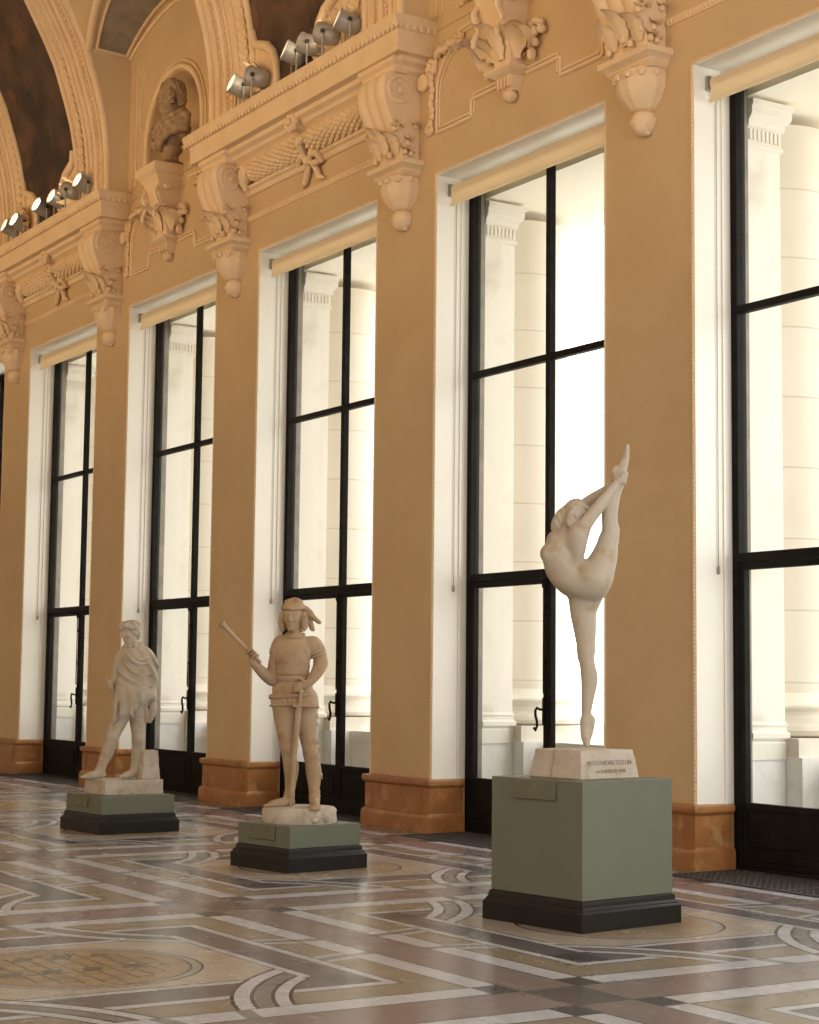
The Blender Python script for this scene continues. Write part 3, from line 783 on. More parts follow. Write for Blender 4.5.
# ------------------------------------------------------------------ facade outside the windows
struct(MB().box(-60, 14, .610, 45, -.6, -.35).build('ground', M['paving'], smooth=0))
struct(MB().box(-36, 4, 1.30, 2.15, -.35, .86).box(-36, 4, 1.27, 2.2, .80, .895).build('podium_wall', M['dado'], smooth=0))
struct(MB().box(-36, 4, .610, 2.3, 6.55, 6.9).box(-36, 4, .610, 2.55, 6.9, 7.4).build('portico_ceiling', M['soffit'], smooth=0))
fw = MB(); prev = XL_
for a, b in xs: fw.box(prev, a,   .6001, .610, -.35, 6.55); prev = b
fw.box(prev, XR,   .6001, .610, -.35, 6.55)
struct(fw.build('facade_wall', M['stone'], smooth=0))
PL = ['beside the nearest window', 'beside the window behind the dancer', 'beside the window behind the piper statue', 'beside the window under the bust', 'beside the window beyond the draped figure', 'beside the farthest, barely seen window']
def pilaster():
    t = thing('stone_pilaster', 'flat cream stone pilaster with moulded capital outside, ' + PL[0], 'pilaster', (pc(0), .610, 0), 0, 'pilasters of the outer facade')
    h = (P-OW)/2-.004; D = .39
    def R(e, z, d=0): return [(-h-e, 0, z), (-h-e, D+e+d, z), (h+e, D+e+d, z), (h+e, 0, z)]
    MB().loft([R(0, 1.20), R(0, 6.10)]).build('shaft', M['stone'], t, smooth=0)
    MB().loft([R(.0, .0), R(.0, .88), R(.03, .90)][:2]).build('pedestal', M['dado'], t, smooth=0)
    MB().loft([R(.02, .88), R(.02, 1.02), R(.01, 1.03), R(.03, 1.06), R(.03, 1.10), R(.008, 1.12), R(.008, 1.15), R(.016, 1.17), R(.0, 1.20)]).build('base', M['stone'], t, smooth=20)
    cp = MB().loft([R(0, 6.100), R(.022, 6.119), R(.022, 6.142), R(.006, 6.156), R(.008, 6.277), R(.03, 6.295), R(.035, 6.342), R(.06, 6.370), R(.075, 6.398), R(.075, 6.453), R(.09, 6.472), R(.09, 6.518), R(0, 6.535), R(0, 6.55)])
    cap = cp.build('capital', M['stone'], t, smooth=20)
    d = MB()
    for s in (-1, 1):
        for i in range(8): d.box(s*(h+.006)-.016, s*(h+.006)+.016, .02+.048*i, .048+.048*i, 6.175, 6.272)
    d.build('dentils', M['stone'], cap, smooth=0)
    return t
p0 = pilaster()
for k in range(1, 6): copy_tree(p0, (pc(k), .610, 0), None, 'flat cream stone pilaster with moulded capital outside, ' + PL[k])
CL = ['seen through the nearest window', 'seen through the window behind the dancer', 'seen through the window behind the piper statue', 'seen through the window under the bust', 'seen through the window beyond the draped figure']
def column():
    t = thing('stone_column', 'round coursed stone column outside, ' + CL[0], 'column', (pc(0), 1.47, .9), 0, 'round columns of the outer facade')
    MB().lathe([(.55, .54), (.55, 2.0), (.54, 4.0), (.51, 5.55)], (0, 0, 0), 48).build('shaft', M['ashlar'], t, smooth=50)
    MB().lathe([(.66, .16), (.715, .18), (.735, .22), (.715, .26), (.66, .28), (.64, .285), (.61, .31), (.60, .35), (.615, .38), (.65, .39), (.675, .415), (.675, .43), (.65, .455), (.62, .46), (.60, .48), (.565, .52), (.55, .54)], (0, 0, 0), 48).build('base', M['stone'], t, smooth=30)
    MB().box(-.74, .74, -.465, .76, .0, .16).build('plinth', M['stone'], t, smooth=0)
    MB().box(-.78, .78, -.465, .80, -1.25, -.001).build('pedestal', M['dado'], t, smooth=0)
    return t
q0 = column()
for k in range(1, 5): copy_tree(q0, (pc(k), 1.47, .9), None, 'round coursed stone column outside, ' + CL[k])

# ------------------------------------------------------------------ sculpted figures: smooth solids polygonised on a fine grid
class Field:
    def __init__(s, lo, hi, h):
        s.lo = np.array(lo, float); s.h = h
        s.ax = [np.arange(lo[i], hi[i]+h, h).astype(np.float32) for i in range(3)]
        s.F = np.full([len(a) for a in s.ax], 1.0, np.float32)
    def _box(s, lo, hi):
        sl = []
        for i in range(3):
            a = int(np.clip(math.floor((lo[i]-s.lo[i])/s.h), 0, len(s.ax[i]))); b = int(np.clip(math.ceil((hi[i]-s.lo[i])/s.h)+1, 0, len(s.ax[i])))
            if b <= a: return None
            sl.append(slice(a, b))
        return tuple(sl)
    def put(s, fn, lo, hi, k, op):
        mg = k+3*s.h
        sl = s._box([v-mg for v in lo], [v+mg for v in hi])
        if sl is None: return s
        X, Y, Z = np.meshgrid(*[s.ax[i][sl[i]] for i in range(3)], indexing='ij')
        d = fn(X, Y, Z); F = s.F[sl]
        if op == 'u':
            hh = np.maximum(k-np.abs(F-d), 0)/max(k, 1e-6); s.F[sl] = np.minimum(F, d)-hh*hh*k*.25
        else:
            d = -d; hh = np.maximum(k-np.abs(F-d), 0)/max(k, 1e-6); s.F[sl] = np.maximum(F, d)+hh*hh*k*.25
        return s
    def cone(s, a, b, ra, rb=None, k=.03, op='u'):
        rb = ra if rb is None else rb
        a, b = np.array(a, float), np.array(b, float); ab = b-a; L = float(ab@ab)+1e-9
        def fn(X, Y, Z):
            t = np.clip(((X-a[0])*ab[0]+(Y-a[1])*ab[1]+(Z-a[2])*ab[2])/L, 0, 1)
            return np.sqrt((X-a[0]-t*ab[0])**2+(Y-a[1]-t*ab[1])**2+(Z-a[2]-t*ab[2])**2)-(ra+(rb-ra)*t)
        R = max(ra, rb)
        return s.put(fn, np.minimum(a, b)-R, np.maximum(a, b)+R, k, op)
    def chain(s, pts, rs, k=.03):
        P_ = [np.array(list(p)+[r], float) for p, r in zip(pts, rs)]
        if len(P_) > 2 and k > .004:
            Q = [2*P_[0]-P_[1]]+P_+[2*P_[-1]-P_[-2]]; out = []
            for i in range(1, len(Q)-2):
                for j in range(4):
                    t = j/4; a, b, c, d = Q[i-1:i+3]
                    out.append(.5*((2*b)+(c-a)*t+(2*a-5*b+4*c-d)*t*t+(3*b-a-3*c+d)*t**3))
            out.append(P_[-1]); P_ = out; k0 = k; k = min(k, .012)
        else: k0 = k
        for i, (p, q) in enumerate(zip(P_, P_[1:])): s.cone(p[:3], q[:3], max(p[3], .004), max(q[3], .004), k0 if i < 2 else k)
        return s
    def ell(s, c, r, rot=(0, 0, 0), k=.03, op='u'):
        Rm = np.array(Euler([math.radians(v) for v in rot]).to_matrix()).T; r = np.array(r, float); c = np.array(c, float)
        def fn(X, Y, Z):
            dx, dy, dz = X-c[0], Y-c[1], Z-c[2]
            p = [(Rm[i, 0]*dx+Rm[i, 1]*dy+Rm[i, 2]*dz) for i in range(3)]
            k0 = np.sqrt(sum((p[i]/r[i])**2 for i in range(3))); k1 = np.sqrt(sum((p[i]/r[i]**2)**2 for i in range(3)))+1e-6
            return k0*(k0-1)/k1
        R = float(max(r))
        return s.put(fn, c-R, c+R, k, op)
    def slab(s, c, n, t, R, k=.01, op='s'):
        """half-space solid below a plane, limited to radius R"""
        n = np.array(n, float); n /= np.linalg.norm(n); c = np.array(c, float)
        return s.put(lambda X, Y, Z: (X-c[0])*n[0]+(Y-c[1])*n[1]+(Z-c[2])*n[2]-t, c-R, c+R, k, op)
    def warp(s, fn, lo, hi):
        sl = s._box(lo, hi); X, Y, Z = np.meshgrid(*[s.ax[i][sl[i]] for i in range(3)], indexing='ij')
        s.F[sl] += fn(X, Y, Z).astype(np.float32); return s
    def grip(s, c, axis, R, palm, fr=.0095, span=.075, turn=1.0, arc=(40, 235), n=4):
        """a closed hand round a rod: palm pad, four fingers curling round, thumb the other way"""
        c = np.array(c, float); ax = np.array(axis, float); ax /= np.linalg.norm(ax)
        u = np.array(palm, float); u -= ax*(u@ax); u /= np.linalg.norm(u); v = np.cross(ax, u)*turn
        rr = R+fr
        s.cone(c+u*(R+.016)-ax*span*.40, c+u*(R+.016)+ax*span*.40, .020, .019, .015)
        s.cone(c+u*(R+.014)+v*.012-ax*span*.38, c+u*(R+.014)+v*.012+ax*span*.38, .017, .016, .01)
        for i in range(n):
            off = (i/(n-1)-.5)*span; a1 = arc[1]-(18 if i in (0, n-1) else 0)-(12 if i == n-1 else 0)
            pts = [c+ax*off+(u*math.cos(math.radians(a))+v*math.sin(math.radians(a)))*(rr+(.008 if a < 60 else 0)) for a in np.linspace(arc[0], a1, 5)]
            s.chain(pts, [fr*1.05, fr*1.1, fr, fr*.98, fr*.8], .002)
        pts = [c+ax*(span*.48)+(u*math.cos(math.radians(a))+v*math.sin(math.radians(a)))*(rr+.004) for a in (-10, -60, -110, -150)]
        s.chain(pts, [.015, .0125, .0115, .009], .003)
        return s
    def mesh(s, name, m, parent=None, off=(0, 0, 0), smooth=1):
        F = s.F; S = F < 0
        nx, ny, nz = F.shape
        cnt = np.zeros((nx-1, ny-1, nz-1), np.uint8)
        for dx in (0, 1):
            for dy in (0, 1):
                for dz in (0, 1): cnt += S[dx:nx-1+dx, dy:ny-1+dy, dz:nz-1+dz]
        ci = np.argwhere((cnt > 0) & (cnt < 8))
        idx = np.full(cnt.shape, -1, np.int64); idx[tuple(ci.T)] = np.arange(len(ci))
        acc = np.zeros((len(ci), 3)); num = np.zeros(len(ci))
        cs = [(x, y, z) for x in (0, 1) for y in (0, 1) for z in (0, 1)]
        for a in cs:
            for ax in range(3):
                if a[ax]: continue
                b = list(a); b[ax] = 1
                fa = F[ci[:, 0]+a[0], ci[:, 1]+a[1], ci[:, 2]+a[2]]; fb = F[ci[:, 0]+b[0], ci[:, 1]+b[1], ci[:, 2]+b[2]]
                mk = (fa < 0) != (fb < 0); t = np.where(mk, fa/np.where(mk, fa-fb, 1), 0)
                p = np.tile(np.array(a, float), (len(ci), 1)); p[:, ax] = t
                acc[mk] += p[mk]; num[mk] += 1
        V = s.lo+(ci+acc/num[:, None])*s.h
        quads = []
        for ax in range(3):
            o1, o2 = [(1, 2), (2, 0), (0, 1)][ax]
            sl0 = [slice(None)]*3; sl1 = [slice(None)]*3; sl0[ax] = slice(0, -1); sl1[ax] = slice(1, None)
            A, B = S[tuple(sl0)], S[tuple(sl1)]
            e = np.argwhere(A != B)
            ok = (e[:, o1] > 0) & (e[:, o2] > 0) & (e[:, o1] < F.shape[o1]-1) & (e[:, o2] < F.shape[o2]-1); e = e[ok]
            flip = A[tuple(e.T)]
            def g(d1, d2):
                q = e.copy(); q[:, o1] -= d1; q[:, o2] -= d2; return idx[tuple(q.T)]
            Q = np.stack([g(1, 1), g(0, 1), g(0, 0), g(1, 0)], 1); Q[~flip] = Q[~flip][:, ::-1]
            quads.append(Q)
        Q = np.concatenate(quads)
        for _ in range(smooth):
            acc = np.zeros_like(V); n = np.zeros(len(V))
            for i in range(4):
                a, b = Q[:, i], Q[:, (i+1) % 4]
                np.add.at(acc, a, V[b]); np.add.at(acc, b, V[a]); np.add.at(n, a, 1); np.add.at(n, b, 1)
            V = V*.5+.5*acc/np.maximum(n, 1)[:, None]
        V = V-np.array(off)
        me = bpy.data.meshes.new(name); me.from_pydata(V.tolist(), [], Q.tolist()); me.materials.append(m); me.shade_smooth()
        o = bpy.data.objects.new(name, me); col.objects.link(o)
        if parent: o.parent = parent
        return o
def head(f, c, yaw, pitch=0, roll=0, s=1.0, beard=False):
    """head with brow, eye sockets, nose, lips, chin and ears; yaw 0 looks toward -y, pitch raises the chin"""
    R = Euler((math.radians(-pitch), math.radians(roll), math.radians(yaw)), 'YXZ').to_matrix() if False else (Matrix.Rotation(math.radians(yaw), 3, 'Z') @ Matrix.Rotation(math.radians(roll), 3, 'Y') @ Matrix.Rotation(math.radians(-pitch), 3, 'X'))
    c = Vector(c)
    def T(x, y, z): return tuple(c+R @ (Vector((x, y, z))*s))
    e = tuple(math.degrees(a) for a in R.to_euler())
    f.ell(T(0, .012, .028), (.076*s, .094*s, .086*s), e, .02)
    f.ell(T(0, -.022, -.028), (.056*s, .066*s, .082*s), e, .03)
    f.ell(T(0, -.052, -.092), (.028*s, .026*s, .022*s), e, .025)
    f.cone(T(-.045, -.062, .028), T(.045, -.062, .028), .015*s, .015*s, .015)
    for q in (-1, 1):
        f.ell(T(q*.030, -.092, .008), (.019*s, .016*s, .012*s), e, .012, 's')
        f.ell(T(q*.029, -.074, .006), (.013*s, .011*s, .009*s), e, .004)
        f.ell(T(q*.038, -.058, -.022), (.020*s, .018*s, .017*s), e, .02)
        f.ell(T(q*.076, .012, -.008), (.010*s, .020*s, .030*s), e, .008)
        f.ell(T(q*.010, -.094, -.034), (.008*s, .010*s, .007*s), e, .006)
    f.cone(T(0, -.078, .022), T(0, -.100, -.026), .009*s, .013*s, .010)
    f.ell(T(0, -.082, -.056), (.020*s, .012*s, .007*s), e, .006)
    f.ell(T(0, -.080, -.067), (.017*s, .011*s, .007*s), e, .006)
    f.cone(T(-.016, -.094, -.0615), T(.016, -.094, -.0615), .0025*s, .0025*s, .003, 's')
    if beard:
        f.ell(T(0, -.055, -.105), (.048*s, .040*s, .060*s), e, .02)
        f.cone(T(-.02, -.088, -.048), T(.02, -.088, -.048), .009*s, .009*s, .01)
    return T, e

# ---------------------------------------------------------------- pedestals
def pedestal(label, x, y, hs, g, ztop, zb, ang, plq):
    t = thing('display_pedestal', label, 'pedestal', (x, y, 0), ang, 'grey green pedestals under the statues')
    def R(h, z): return [(-h, -h, z), (h, -h, z), (h, h, z), (-h, h, z)]
    d = hs-g
    MB().loft([R(hs, 0), R(hs, zb*.60), R(hs-.004, zb*.63), R(hs-.012, zb*.66), R(hs-.014, zb*.72), R(g+.014, zb*.78), R(g+.012, zb*.90), R(g+.008, zb*.97), R(g-.006, zb)]).build('black_plinth', M['charcoal'], t, smooth=12, bevel=.002)
    MB().loft([R(g, zb-.002), R(g, ztop)]).build('painted_box', M['green'], t, smooth=0, bevel=.004)
    (xa, xb, z0, z1) = plq
    q = MB().add([(xa, -g-.002, z1), (xb, -g-.002, z1), (xb+.004, -g-.012, z0), (xa-.004, -g-.012, z0), (xa, -g-.006, z1+.004), (xb, -g-.006, z1+.004), (xb+.004, -g-.016, z0+.003), (xa-.004, -g-.016, z0+.003)],
                 [(0, 1, 2, 3), (7, 6, 5, 4), (0, 4, 5, 1), (1, 5, 6, 2), (2, 6, 7, 3), (3, 7, 4, 0)])
    q = q.build('caption_plate', M['plaque'], t, smooth=0); q['label'] = 'tilted olive caption plate'
    MB().box(xa+.02, xb-.02, -g-.009, -g-.0005, z0+.02, z0+.035).build('plate_bracket', M['lamp_black'], q, smooth=0)
    return t
pedestal('tall grey green box pedestal on a black plinth carrying the dancer', -9.1307, -2.6662, .446, .4067, .9018, .1865, .1384, (-.18, .18, .775, .885))
pedestal('low grey green pedestal on a black plinth carrying the piper', -12.8108, -2.707, .3959, .3536, .3558, .1852, .142, (-.20, .16, .235, .340))
pedestal('low grey green pedestal on a black plinth carrying the draped figure', -16.6607, -2.6349, .4361, .3956, .3597, .1869, .0704, (-.24, .10, .245, .343))

# ---------------------------------------------------------------- the dancer
def rot_box(hx, hy, ang, cx, cy, z0, z1, batter=0, sub=6, rough=.006, seed=1):
    """stone block with slightly uneven faces, already turned by ang"""
    rnd = random.Random(seed); mb = MB(); ca, sa = math.cos(ang), math.sin(ang); rings = []
    for i in range(sub+1):
        q = i/sub; z = z0+(z1-z0)*q; b = batter*q; ring = []
        e = [(-hx+b, -hy+b), (hx-b, -hy+b), (hx-b, hy-b), (-hx+b, hy-b)]
        for s_ in range(4):
            p, n = e[s_], e[(s_+1) % 4]
            for j in range(8):
                w = j/8; x, y = p[0]+(n[0]-p[0])*w, p[1]+(n[1]-p[1])*w
                r = 1-(0.012 if j == 0 else 0)
                x, y = x*r+rnd.uniform(-rough, rough), y*r+rnd.uniform(-rough, rough)
                ring.append((cx+ca*x-sa*y, cy+sa*x+ca*y, z+(rnd.uniform(-rough, rough)*.5 if 0 < i else 0)))
        rings.append(ring)
    mb.loft(rings)
    return mb
th = math.radians(52.316)
t = thing('dancer_statue', 'pale plaster statue of a nude dancer on one toe, holding her raised foot overhead', 'statue', (-9.1307, -2.6662, .9018), th, 'plaster statues along the windows')
OFF = (0, 0, .9018)
f = Field((-.36, -.30, 1.02), (.40, .30, 3.10), .0056)
f.ell((.03, 0, 2.13), (.125, .13, .105), (0, 20, 0), .05)
f.ell((.075, -.03, 2.155), (.10, .105, .115), (0, 0, 0), .05)
f.ell((-.045, 0, 2.165), (.115, .125, .10), (0, -30, 0), .06)
f.ell((-.115, 0, 2.235), (.115, .125, .12), (0, -10, 0), .06)
f.ell((-.145, 0, 2.33), (.108, .135, .125), (0, 0, 0), .06)
f.ell((-.105, 0, 2.425), (.095, .125, .075), (0, 20, 0), .05)
f.ell((-.215, -.062, 2.335), (.055, .058, .058), k=.03); f.ell((-.21, .065, 2.345), (.055, .058, .058), k=.03)
f.ell((.045, -.075, 2.18), (.085, .06, .085), k=.03)           # buttock of the raised leg
f.ell((.055, .055, 2.10), (.075, .06, .09), k=.04)
f.ell((-.175, -.02, 2.43), (.05, .07, .05), k=.03)
f.cone((-.12, -.150, 2.30), (-.02, -.135, 2.22), .010, .008, .03, 's')
f.cone((-.10, -.155, 2.375), (-.045, -.16, 2.40), .010, .008, .025, 's')
f.cone((.02, -.150, 2.235), (.09, -.145, 2.245), .008, .006, .025, 's')
# standing leg
f.chain([(.02, .045, 2.06), (.010, .045, 1.97), (.022, .035, 1.83), (.028, .028, 1.72)], [.093, .084, .068, .052], .04)
f.chain([(.028, .028, 1.72), (.030, .025, 1.665), (.040, .025, 1.60), (.050, .025, 1.53), (.040, .022, 1.42), (.028, .02, 1.29), (.026, .02, 1.25)], [.052, .046, .046, .051, .040, .0265, .027], .025)
f.ell((.000, .022, 1.672), (.024, .026, .032), k=.02)
f.chain([(.026, .02, 1.26), (.022, .02, 1.20), (.028, .02, 1.15), (.034, .018, 1.105)], [.028, .026, .025, .015], .02)
f.chain([(.062, .02, 1.275), (.060, .02, 1.235), (.044, .02, 1.165)], [.022, .019, .020], .02)
f.chain([(.030, .02, 1.36), (.052, .02, 1.29), (.064, .02, 1.265)], [.016, .012, .016], .02)
for i in range(5): f.chain([(.030-.002*i, -.006+.013*i, 1.155), (.034-.002*i, -.002+.011*i, 1.10+.004*i)], [.0095, .0075], .006)
# raised leg
f.chain([(.08, -.05, 2.18), (.115, -.056, 2.24), (.148, -.062, 2.33), (.170, -.064, 2.42)], [.105, .094, .077, .057], .04)
f.chain([(.170, -.064, 2.42), (.182, -.064, 2.475), (.178, -.064, 2.54), (.180, -.062, 2.61), (.205, -.058, 2.70), (.238, -.053, 2.785)], [.057, .050, .046, .0465, .037, .0255], .025)
f.ell((.218, -.066, 2.485), (.022, .026, .032), k=.02)
f.chain([(.238, -.053, 2.78), (.246, -.052, 2.84), (.262, -.05, 2.90), (.279, -.05, 2.96), (.288, -.05, 3.02), (.291, -.05, 3.038)], [.027, .029, .028, .022, .013, .010], .02)
f.chain([(.240, -.053, 2.83), (.215, -.052, 2.868), (.222, -.05, 2.885)], [.026, .023, .022], .02)
for i in range(5): f.chain([(.280, -.076+.0125*i, 2.965), (.290, -.070+.010*i, 3.035-.004*i)], [.009, .007], .005)
# neck, head
f.chain([(-.10, -.005, 2.45), (-.075, -.012, 2.52), (-.055, -.015, 2.56)], [.056, .045, .045], .03)
HT, HE = head(f, (-.048, -.042, 2.585), 12, 6, 34, .86)
# near arm
f.ell((-.03, -.125, 2.44), (.062, .055, .075), (0, 30, 0), .04)
f.ell((-.02, -.09, 2.37), (.045, .06, .09), (0, 10, 0), .05)
f.chain([(-.025, -.130, 2.45), (.03, -.132, 2.53), (.088, -.125, 2.605)], [.050, .042, .034], .03)
f.chain([(.088, -.125, 2.605), (.13, -.116, 2.665), (.19, -.098, 2.745), (.222, -.090, 2.788)], [.034, .034, .026, .020], .02)
f.chain([(.222, -.090, 2.788), (.245, -.086, 2.808), (.262, -.082, 2.822)], [.020, .021, .020], .015)
# far arm
f.ell((-.08, .12, 2.47), (.06, .05, .065), (0, 30, 0), .04)
f.chain([(-.075, .125, 2.48), (-.03, .115, 2.585), (.008, .10, 2.662)], [.048, .040, .033], .03)
f.chain([(.008, .10, 2.662), (.07, .07, 2.705), (.15, .03, 2.755), (.186, .008, 2.778)], [.033, .033, .025, .020], .02)
f.chain([(.186, .008, 2.778), (.207, -.008, 2.80), (.222, -.018, 2.818)], [.020, .021, .020], .015)
# hands closed on ankle and heel
f.grip((.248, -.054, 2.826), (.25, .05, 1), .026, (.35, -1, 0), .0088, .058, 1, (35, 190))
f.grip((.243, -.050, 2.838), (.2, .0, 1), .027, (-.6, 1, 0), .0088, .058, 1, (35, 180))
f.mesh('figure', M['statue'], t, OFF, 1)
hf = Field((-.24, -.16, 2.44), (.08, .14, 2.74), .005)
hf.ell(HT(0, .030, .045), (.082, .092, .080), HE, .02)
hf.ell(HT(0, .075, -.01), (.074, .064, .085), HE, .03)
hf.chain([(-.11, .0, 2.58), (-.145, .0, 2.535), (-.155, .0, 2.50), (-.135, .0, 2.475)], [.052, .046, .036, .020], .03)
hf.ell(HT(0.004, -.080, -.022), (.062, .066, .088), HE, .01, 's')
hf.warp(lambda X, Y, Z: .0035*np.sin(150*(X*.8+Z*.55)+8*np.sin(Y*40)), (-.24, -.16, 2.44), (.08, .14, 2.74))
hf.mesh('hair', M['statue'], t, OFF, 1)
b = rot_box(.238, .268, .1384-th, .016, 0, 0, .180, .028, rough=.003, seed=3)
bs = b.build('stone_base', M['rock'], t, smooth=40, bevel=.008)
def carve(txt, size, x, y, z, ang, name, par, tilt=0):
    cu = bpy.data.curves.new(name, 'FONT'); cu.body = txt; cu.size = size; cu.extrude = .0015; cu.align_x = 'CENTER'
    o = bpy.data.objects.new(name, cu); col.objects.link(o); bpy.context.view_layer.update()
    me = bpy.data.meshes.new_from_object(o.evaluated_get(bpy.context.evaluated_depsgraph_get())); bpy.data.objects.remove(o)
    me.materials.clear(); me.materials.append(M['letters'])
    q = bpy.data.objects.new(name, me); col.objects.link(q); q.parent = par
    q.location = (x, y, z); q.rotation_euler = (PI/2-tilt, 0, ang); return q
fa = .1384-th
nx, ny = math.cos(fa), math.sin(fa)
carve('ALEXANDER ZEITLIN', .043, .016+nx*(.238-.010), ny*(.238-.010), .088, fa+PI/2, 'inscription', bs, math.atan(.028/.18))
carve('LA DANSEUSE 1908', .032, .016+nx*(.238-.0015), ny*(.238-.0015), .040, fa+PI/2, 'inscription', bs, math.atan(.028/.18))
ca, sa = math.cos(fa), math.sin(fa)
ck = MB()
def base_pt(x, y, z): return (.016+ca*x-sa*y, sa*x+ca*y, z)
ck.tube([base_pt(-.03, -.268-.001, .007), base_pt(-.025, -.268+.012, .09), base_pt(-.02, -.268+.027, .18), base_pt(-.015, -.1, .181)], .0045, 5)
ck.build('crack', M['letters'], bs)

# ---------------------------------------------------------------- the piper
th = math.radians(61.3065)
t = thing('piper_statue', 'ochre tinted statue of a page holding up a long pipe, hand at belt', 'statue', (-12.8108, -2.707, .3558), th, 'plaster statues along the windows')
OFF = (0, 0, .3558)
f = Field((-.50, -.34, .42), (.32, .26, 2.20), .0058)
# legs
f.chain([(-.125, 0, 1.34), (-.125, 0, 1.20), (-.112, -.005, 1.05), (-.103, -.008, .965)], [.105, .092, .070, .056], .04)
f.chain([(-.103, -.008, .965), (-.090, .005, .88), (-.072, .012, .79), (-.074, .006, .68), (-.082, 0, .575)], [.056, .054, .060, .044, .034], .03)
f.ell((-.115, -.045, .965), (.034, .026, .042), k=.02)
f.chain([(-.082, .01, .57), (-.10, -.01, .525), (-.17, -.06, .508), (-.225, -.095, .500)], [.038, .036, .034, .028], .025)
f.ell((-.070, .03, .515), (.036, .036, .034), k=.02)
for i in range(5): f.chain([(-.225-.006*i+.012, -.105+.018*i-.012, .500), (-.282+.012*abs(i-1), -.130+.020*i, .495)], [.015, .012-.001*i], .008)
f.chain([(.030, 0, 1.34), (.042, -.005, 1.20), (.062, -.015, 1.05), (.085, -.028, .92)], [.105, .088, .070, .056], .04)
f.chain([(.085, -.028, .92), (.098, -.018, .84), (.112, -.005, .76), (.116, -.012, .65), (.121, -.022, .555)], [.056, .055, .060, .045, .034], .03)
f.ell((.085, -.068, .925), (.034, .026, .042), k=.02)
f.chain([(.121, -.022, .555), (.122, -.06, .52), (.125, -.17, .503), (.126, -.25, .490)], [.038, .038, .037, .030], .025)
f.ell((.120, .005, .51), (.034, .034, .034), k=.02)
for i in range(5): f.chain([(.096+.015*i, -.255, .490), (.092+.017*i, -.312+.008*abs(i-1), .478)], [.014, .011], .008)
# trunk
f.ell((-.060, 0, 1.36), (.165, .118, .13), k=.05)
f.ell((-.085, -.005, 1.51), (.138, .105, .12), k=.06)
f.ell((-.080, -.01, 1.66), (.145, .120, .15), k=.06)
f.ell((-.072, -.005, 1.75), (.148, .110, .10), k=.06)
f.ell((-.055, 0, 1.825), (.100, .070, .055), k=.05)
f.chain([(-.060, 0, 1.85), (-.066, -.012, 1.94)], [.058, .055], .03)
KT, KE = head(f, (-.078, -.03, 2.018), -14, -2, 0, 1.06)
# right arm with the pipe
f.ell((-.170, 0, 1.79), (.062, .066, .075), k=.04)
f.chain([(-.178, 0, 1.79), (-.215, .0, 1.65), (-.238, -.015, 1.505)], [.062, .054, .046], .03)
f.chain([(-.238, -.015, 1.505), (-.29, -.06, 1.54), (-.35, -.105, 1.595), (-.385, -.125, 1.632)], [.046, .046, .036, .028], .025)
f.chain([(-.385, -.125, 1.632), (-.398, -.130, 1.655)], [.028, .027], .02)
AX = Vector((-.322, -.06, .315)).normalized()
HC = Vector((-.402, -.150, 1.706))
f.grip(HC, AX, .016, (.25, .9, -.25), .0105, .080, -1, (35, 250))
f.ell((-.400, -.128, 1.682), (.030, .026, .034), k=.02)
# left arm akimbo
f.ell((.080, 0, 1.78), (.064, .066, .078), k=.04)
f.chain([(.092, 0, 1.788), (.140, .012, 1.72), (.158, .010, 1.645)], [.068, .058, .050], .03)
f.chain([(.158, .010, 1.645), (.130, -.04, 1.575), (.085, -.09, 1.51), (.055, -.112, 1.478)], [.050, .047, .037, .029], .025)
f.ell((.020, -.130, 1.462), (.045, .020, .034), (0, 20, 0), .02)
for i in range(4):
    z = 1.488-.020*i
    f.chain([(.000, -.140, z-.004), (-.030, -.148, z-.012), (-.055, -.140, z-.022), (-.066, -.128, z-.028)], [.0115, .011, .010, .0085], .003)
f.chain([(.025, -.140, 1.49), (.000, -.150, 1.510), (-.020, -.150, 1.515)], [.014, .012, .0095], .005)
f.mesh('figure', M['statue2'], t, OFF, 1)
# cuirass, tunic skirt, sleeves
g = Field((-.30, -.20, 1.22), (.26, .20, 1.96), .0058)
g.ell((-.085, -.005, 1.53), (.148, .115, .115), k=.05); g.ell((-.080, -.012, 1.66), (.154, .130, .15), k=.05)
g.ell((-.072, -.005, 1.742), (.152, .118, .098), k=.05); g.ell((-.055, 0, 1.815), (.105, .080, .055), k=.05)
g.cone((-.29, -.3, 1.44), (.3, -.3, 1.44), .001, k=.001)
g.slab((-.08, 0, 1.485), (0, 0, 1), 0, .32, .006)
g.ell((-.062, -.03, 1.90), (.070, .075, .045), k=.01, op='s')
for sx, cx in ((-1, -.218), (1, .115)): g.cone((cx, -.01, 1.68), (cx+sx*.02, .0, 1.80), .072, .068, .006, 's')
g.slab((-.08, 0, 1.50), (0, 0, -1), -.5, .5, .001, 's')
g.warp(lambda X, Y, Z: .010*np.exp(-((Z-1.535)/.008)**2), (-.30, -.20, 1.44), (.26, .20, 1.6))
o = g.mesh('cuirass', M['statue2'], t, OFF, 1)
g = Field((-.30, -.20, 1.20), (.20, .20, 1.52), .0058)
g.ell((-.070, -.002, 1.42), (.168, .125, .13), k=.03)
g.ell((-.066, -.002, 1.33), (.178, .130, .10), k=.03)
g.slab((-.07, 0, 1.29), (.10, -.15, 1), 0, .3, .01)
g.warp(lambda X, Y, Z: .007*np.sin(np.arctan2(Y, X+.07)*22)*np.clip((1.42-Z)*8, 0, 1), (-.30, -.20, 1.20), (.20, .20, 1.46))
g.mesh('tunic_skirt', M['statue2'], t, OFF, 1)
bl = MB(); 
